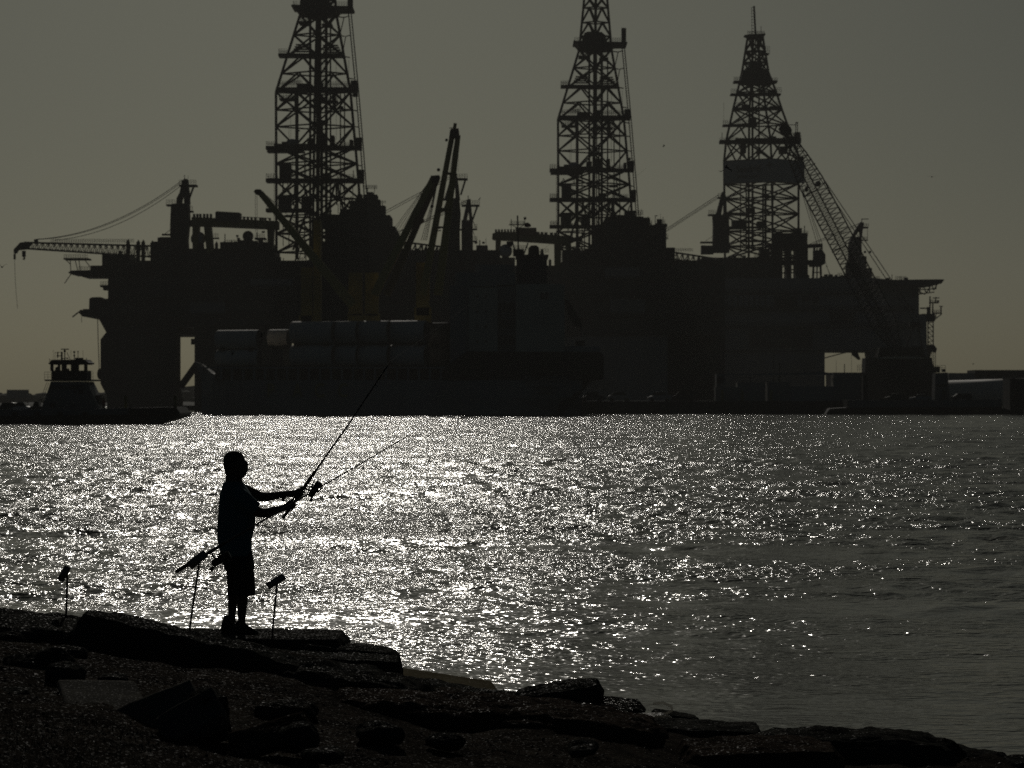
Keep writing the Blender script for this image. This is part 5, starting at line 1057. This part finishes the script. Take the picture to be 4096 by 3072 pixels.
def prof(rows, ry, dy=0.0):          # rows: (py, back px, front px); ry: half width in metres per row or one value
    out = []
    for i, (y, b, f) in enumerate(rows):
        v = hp((b + f) / 2, y, dy); w = ry[i] if isinstance(ry, (list, tuple)) else ry
        out.append((v.x, v.y, v.z, (f - b) / 2 * KP, w))
    return out
body = MB()
head_rows = [(1807, 926, 950), (1811, 914, 961), (1819, 904, 970), (1831, 898, 978), (1843, 895, 983), (1854, 895, 988), (1864, 896, 990), (1876, 898, 991), (1886, 901, 990), (1896, 903, 986), (1904, 904, 981), (1912, 904, 974)]
body.loft(prof(head_rows, [.020, .042, .060, .072, .077, .078, .076, .073, .070, .067, .060, .05]), 28)
body.loft(prof([(1880, 905, 960), (1900, 903, 966), (1920, 902, 969), (1940, 897, 972), (1965, 893, 975)], [.055, .06, .065, .08, .10]), 24)
nose = [hp(980, 1842), hp(986, 1850), hp(989.5, 1857), hp(987, 1862)]; body.tube(nose, [.007, .011, .013, .012], 10)
for y, x, rr in ((1872, 987, .014), (1880, 985, .013), (1894, 978, .018), (1838, 976, .014)):
    v = hp(x, y); body.ball(v, rr, 12, 8, (.8, 1.5, .6))
for s in (-1, 1):
    body.ball(hp(932, 1862, s * .077), .030, 12, 8, (.6, .25, 1.05)); body.ball(hp(974, 1850, s * .032), .011, 10, 8)
body.loft(prof([(1935, 893, 972), (1955, 886, 985), (1985, 880, 1000), (2020, 877, 1008), (2060, 876, 1014), (2100, 875, 1014), (2140, 876, 1005), (2180, 882, 1000), (2215, 888, 1000), (2250, 900, 1000)], [.10, .17, .20, .20, .19, .18, .175, .18, .185, .18]), 28, 2.3)
# arms: shoulder, elbow, wrist
def limb(pts, rs): body.tube(pts, rs, 14)
RW, LW = hp(1138, 2031, -.10), hp(1140, 1976, .06)
limb([hp(945, 1968, -.19), hp(990, 2010, -.22), hp(1040, 2046, -.20), hp(1062, 2050, -.185), hp(1100, 2041, -.14), RW], [.062, .058, .050, .047, .040, .030])
limb([hp(955, 1962, .19), hp(995, 1975, .22), hp(1034, 1990, .22), hp(1065, 1990, .19), hp(1105, 1983, .12), LW], [.062, .058, .050, .046, .039, .030])
# legs
for rows, dy, w in (([(2240, 905, 960), (2320, 908, 958), (2370, 908, 952), (2400, 908, 947), (2440, 908, 942), (2470, 909, 938), (2495, 908, 940)], .10, [.09, .085, .065, .055, .05, .038, .04]),
                    ([(2240, 940, 1003), (2320, 946, 1002), (2370, 949, 997), (2400, 951, 995), (2440, 953, 990), (2480, 955, 985), (2510, 954, 987)], -.10, [.09, .085, .066, .056, .05, .038, .04])):
    body.loft(prof(rows, w, dy), 18)
# hands on the rod
rodA0, rodA1 = hp(1133, 2072, -.02), hp(1262, 1884, -.02); rdir = (rodA1 - rodA0).normalized()
def grip(center, wrist, near, spread, fold):
    """Palm beside the rod and four fingers wrapped round it; near=-1 means the palm sits on the camera side."""
    side = Vector((0, near, 0)); back = (wrist - center).normalized(); fwd = rdir.cross(side).normalized()
    if fwd.dot(back) > 0: fwd = -fwd
    palm = center + side * .026 - fwd * .020
    body.tube([wrist, wrist.lerp(palm, .5), palm, center + side * .016 + fwd * .005], [.030, .036, .040, .027], 12)
    body.ball(palm + rdir * .020, .036, 12, 8); body.ball(palm - rdir * .022, .034, 12, 8)
    for i, o_ in enumerate((.044, .017, -.010, -.036)):
        r0 = (.0108, .0112, .0108, .0096)[i]; ln = (1.0, 1.1, 1.0, .85)[i]; pts = []
        for k in range(7):
            a = R(70 - fold * ln * k / 6); pts.append(center + rdir * (o_ + spread * k * .0012 * (1.5 - i)) + (side * math.sin(a) + fwd * math.cos(a)) * .0300)
        body.tube([palm + rdir * o_ * .9] + pts, [r0 * 1.25] + [r0 * (1 - .05 * k) for k in range(7)], 9)
    th = [palm + rdir * .028 - fwd * .005, center + rdir * .050 + side * .028 - fwd * .018, center + rdir * .066 + side * .016 - fwd * .024, center + rdir * .086 + side * .004 - fwd * .022]
    body.tube(th, [.0155, .0140, .0128, .0100], 9)
grip(hp(1164, 2026, -.02), RW, -1, 0, 215)
grip(hp(1197, 1979, -.02), LW, 1, 1, 185)
remeshed(body, 'body', 'skin', .0055, 3)
# cropped hair, shirt, shorts, shoes
h = MB().loft(prof([(1804, 926, 948), (1808, 912, 962), (1816, 902, 970), (1828, 895, 977), (1838, 893, 974), (1850, 893, 962), (1862, 894, 950), (1874, 896, 936), (1888, 900, 925), (1900, 902, 916)], [.03, .05, .066, .078, .082, .083, .080, .073, .062, .045]), 28); remeshed(h, 'hair', 'hair', .006, 3)
s = MB().loft(prof([(1926, 898, 972), (1936, 892, 977), (1955, 886, 990), (1982, 879, 1006), (2015, 876, 1014), (2050, 874, 1019), (2080, 871, 1022), (2112, 869, 1018), (2150, 870, 1008), (2188, 875, 1006), (2206, 882, 1007), (2222, 886, 1008)], [.10, .13, .19, .222, .226, .222, .214, .208, .208, .212, .214, .214]), 32, 2.4)
s.tube([hp(945, 1966, -.18), hp(975, 1990, -.23), hp(1012, 2022, -.225), hp(1030, 2036, -.215)], [.085, .088, .082, .076], 16)
s.tube([hp(950, 1962, .18), hp(982, 1974, .235), hp(1010, 1984, .235), hp(1024, 1990, .228)], [.074, .072, .064, .058], 16)
remeshed(s, 'shirt', 'shirt_cloth', .009, 3)
q = MB().loft(prof([(2196, 884, 1006), (2215, 887, 1010), (2245, 893, 1015), (2280, 899, 1019)], [.20, .205, .205, .20]), 28, 2.3)
q.loft(prof([(2250, 898, 975), (2300, 903, 975), (2345, 905, 972), (2384, 907, 965)], [.11, .115, .115, .112], .095), 22, 2.4)
q.loft(prof([(2250, 935, 1017), (2300, 940, 1021), (2340, 942, 1024), (2379, 944, 1024)], [.11, .118, .118, .116], -.095), 22, 2.4)
remeshed(q, 'shorts', 'shorts_cloth', .009, 3)
for (x0, x1, yt, yb, dy) in ((881, 952, 2462, 2530, .10), (934, 1036, 2476, 2543, -.10)):
    w = x1 - x0; hgt = yb - yt; mb = MB(); secs = []
    for (f, top) in ((0, .42), (.05, .62), (.16, .95), (.38, 1.0), (.52, .78), (.70, .55), (.86, .44), (1.0, .30)):
        c = hp(x0 + w * f, yb, dy); secs.append((c, top * hgt * KP, (.040 if f < .3 else .050 if f < .9 else .03)))
    vs = []; n = 14
    for c, t_, hw in secs:
        for k in range(n):
            a = math.pi * 2 * k / n; zz = (math.sin(a) * .5 + .5); vs.append((c.x, c.y + math.cos(a) * hw * (1.0 - .25 * zz), c.z + zz * t_))
    fs = [(i * n + k, i * n + (k + 1) % n, (i + 1) * n + (k + 1) % n, (i + 1) * n + k) for i in range(7) for k in range(n)] + [tuple(range(n)), tuple(range(7 * n + n - 1, 7 * n - 1, -1))]
    so = mb.add(vs, fs).build('shoe', 'shoe', pr.root, True)
    a = hp(x0 + w * .02, yb + 1, dy); c = hp(x0 + w * .98, yb - 4, dy)
    MB().box((a.x, dy - .05, a.z - .004), (c.x, dy + .05, a.z + .022)).build('sole', 'rubber', so)
    l0 = hp(x0 + w * .56, yt + hgt * .35, dy); pts = [l0 + Vector((.05 * math.sin(t * .5), -.02, .03 * math.sin(t) - .006 * t)) for t in [i * .5 for i in range(9)]]
    MB().tube(pts, .0028, 5).build('lace', 'shoe', so)
b = MB()
for i in range(18):
    a = i / 18 * 2 * math.pi; b.add([], [])
wv = hp(1131, 1981, .075); ax = (LW - hp(1105, 1983, .12)).normalized(); MB().tube([wv - ax * .010, wv + ax * .010], .040, 18).build('watch_strap', 'rubber', pr.root); MB().box(wv + Vector((-.014, -.02, -.062)), wv + Vector((.014, .02, -.038))).build('watch', 'rubber', pr.root)

# ------------------------------------------------------------------ rods and holders
def spinning_reel(root, T_, at, rod_dir, s=1.0):
    """Spinning reel hanging below the rod at point at; rod_dir is a unit vector."""
    dn = Vector((rod_dir.z, 0, -rod_dir.x)); re = empty('reel', root)
    st = at + dn * .012; k = at + dn * .050 * s + rod_dir * .008; bc = at + dn * .085 * s + rod_dir * .010
    MB().tube([at - rod_dir * .035 + dn * .010, at + rod_dir * .035 + dn * .010], .007, 8).build('foot', 'reel_metal', re)
    MB().tube([st, k - rod_dir * .004, k + dn * .02], [.011, .007, .010], 8).build('stem', 'reel_metal', re, True)
    MB().tube([bc - rod_dir * .045 * s, bc - rod_dir * .030 * s, bc + rod_dir * .010 * s, bc + rod_dir * .030 * s], [.014 * s, .026 * s, .028 * s, .030 * s], 14).build('gear_case', 'reel_metal', re, True)
    MB().tube([bc + rod_dir * u * s for u in (.028, .034, .046, .085, .096, .104)], [.036 * s, .036 * s, .028 * s, .028 * s, .034 * s, .026 * s], 18).build('spool', 'reel_metal', re)
    for e in (-1, 1): MB().bar(bc + rod_dir * .02 * s + dn * e * .036 * s, bc + rod_dir * .075 * s + dn * e * .043 * s, .012 * s).build('rotor_arm', 'reel_metal', re)
    MB().tube([bc + rod_dir * .075 * s + (dn * math.cos(a) + Vector((0, 1, 0)) * math.sin(a)) * .044 * s for a in [i * math.pi / 8 for i in range(9)]], .0025, 6).build('bail', 'reel_metal', re)
    ha = bc - rod_dir * .012 * s; hb = ha + Vector((0, -.045, 0)); hc = hb - rod_dir * .030 * s + dn * .024 * s
    MB().tube([ha, hb, hc], .006, 7).build('crank', 'reel_metal', re); MB().tube([hc + Vector((0, -.002, 0)), hc - rod_dir * .030 * s + dn * .008, ], [.012 * s, .014 * s], 9).build('crank_knob', 'rubber', re)
def fishing_rod(label, pts, D, grips, reel, guides, s=1.0, rad=(.013, .0035)):
    """pts: photo pixels from butt to tip; one straight tapering blank."""
    t = T('fishing_rod', label, 'fishing rod', pts[0][0], D, W(*pts[0], D).z, 'fishing rods')
    P = [t.p(*p) for p in pts]; tot = (P[-1] - P[0]).length
    full = []; rs = []
    for a, b_ in zip(P, P[1:]):
        for i in range(6): full.append(a.lerp(b_, i / 6))
    full.append(P[-1]); L0 = 0; ln = [0]
    for a, b_ in zip(full, full[1:]): L0 += (b_ - a).length; ln.append(L0)
    MB().tube(full, [lerp(rad[0], rad[1], (l / L0) ** .8) for l in ln], 8).build('blank', 'rod_blank', t.root, True)
    for (a, b_, r) in grips: MB().tube([t.p(*a), t.p(*a).lerp(t.p(*b_), .04), t.p(*a).lerp(t.p(*b_), .96), t.p(*b_)], [r * .7, r, r * .95, r * .6], 12).build('grip', 'rod_grip', t.root, True)
    d = (P[1] - P[0]).normalized()
    if reel: spinning_reel(t.root, t, t.p(*reel), (t.p(*pts[1]) - t.p(*pts[0])).normalized(), s)
    for (px, py, r) in guides:
        c = t.p(px, py); dn = Vector((d.z, 0, -d.x)); g = MB()
        ce = c + dn * r * 1.9
        g.tube([ce + (dn * math.cos(a) + Vector((0, 1, 0)) * math.sin(a)) * r for a in [i * math.pi / 6 for i in range(13)]], .0022, 5)
        g.tube([c - d * r * 1.1, ce - dn * r], .0022, 5).tube([c + d * r * 1.1, ce - dn * r], .0022, 5); g.build('line_guide', 'reel_metal', t.root)
    return t
ra = fishing_rod('rod in the hands of the fisherman, pointing steeply up', [(1133, 2072), (1262, 1884), (1395, 1697), (1562, 1444)], DP - .02,
                 [((1131, 2074), (1176, 2010), .0165), ((1205, 1967), (1262, 1884), .018)], (1216, 1950), [(1345, 1762, .019), (1432, 1640, .011), (1500, 1538, .009), (1548, 1466, .006)], 1.15, (.0135, .0048))
line = [(1562, 1444, DP - .02)] + [(lerp(1562, 2586, f), lerp(1444, 672, f) + 60 * f * (1 - f), lerp(DP, 60, f)) for f in (.1, .2, .35, .5, .65, .8, .9, 1)]
MB().tube([W(*q) - ra.o for q in line], .0014, 4).build('fishing_line', 'rope_dark', ra.root)
DB = 29.1
fishing_rod('rod resting in the middle rod holder, crossing in front of the fisherman', [(703, 2288), (880, 2184), (1200, 1996), (1420, 1868), (1648, 1734)], DB,
            [((704, 2287), (800, 2231), .018), ((830, 2213), (900, 2172), .016)], (842, 2207), [(1097, 2062, .016), (1240, 1975, .010), (1390, 1888, .009), (1490, 1828, .008), (1590, 1770, .006)], 1.3, (.0135, .0042))
def rod_holder(label, a, b, w, stake, D):
    t = T('rod_holder', label, 'rod holder', stake[-1][0], D, W(*stake[-1], D).z - .1, 'rod holders on the rocks')
    A, B = t.p(*a), t.p(*b); r = w / 2 * D / F; n = 20; d = (B - A).normalized(); q = d.to_track_quat('Z', 'Y'); vs = []
    for c, rr in ((A, r), (B, r), (B, r * .86), (A, r * .86)):
        for k in range(n): vs.append(c + q @ Vector((math.cos(2 * math.pi * k / n) * rr, math.sin(2 * math.pi * k / n) * rr, 0)))
    fs = [(i * n + k, i * n + (k + 1) % n, ((i + 1) % 4) * n + (k + 1) % n, ((i + 1) % 4) * n + k) for i in range(4) for k in range(n)]
    MB().add(vs, fs).build('tube', 'pvc_pipe', t.root, True)
    P = [t.p(*s_) + Vector((0, 0, 0)) for s_ in stake]; P.append(P[-1] + (P[-1] - P[-2]).normalized() * .25)
    MB().tube(P, .0095, 8).build('stake', 'stake_steel', t.root, True)
rod_holder('empty rod holder alone on the ridge at the photo edge', (241, 2322), (272, 2266), 29, [(268, 2300), (269, 2316), (266, 2420), (262, 2505)], 27.4)
rod_holder('rod holder carrying the resting rod behind the biggest slab', (758, 2264), (822, 2212), 35, [(798, 2244), (790, 2300), (772, 2420), (757, 2528)], DB)
rod_holder('empty rod holder on the slab in front of the feet of the fisherman', (1070, 2346), (1137, 2304), 29, [(1108, 2330), (1106, 2360), (1094, 2480), (1084, 2600)], 28.6)
# ------------------------------------------------------------------ haze over the channel
def build_haze(dens=0.000072):
    m = bpy.data.materials.new('haze_air'); m.use_nodes = True; nt = m.node_tree; MATS['haze_air'] = m
    for n in list(nt.nodes):
        if n.type != 'OUTPUT_MATERIAL': nt.nodes.remove(n)
    v = nt.nodes.new('ShaderNodeVolumePrincipled'); v.inputs['Density'].default_value = dens
    v.inputs['Color'].default_value = (0.88, 0.87, 0.82, 1); v.inputs['Anisotropy'].default_value = 0.55
    nt.links.new(v.outputs[0], [n for n in nt.nodes if n.type == 'OUTPUT_MATERIAL'][0].inputs['Volume'])
    o = MB().box((-2500, -120, -1.6), (2500, 4200, 175)).build('haze', 'haze_air')
    tag(o, 'thin pale sea haze over the channel', 'haze', kind='stuff')
build_haze()
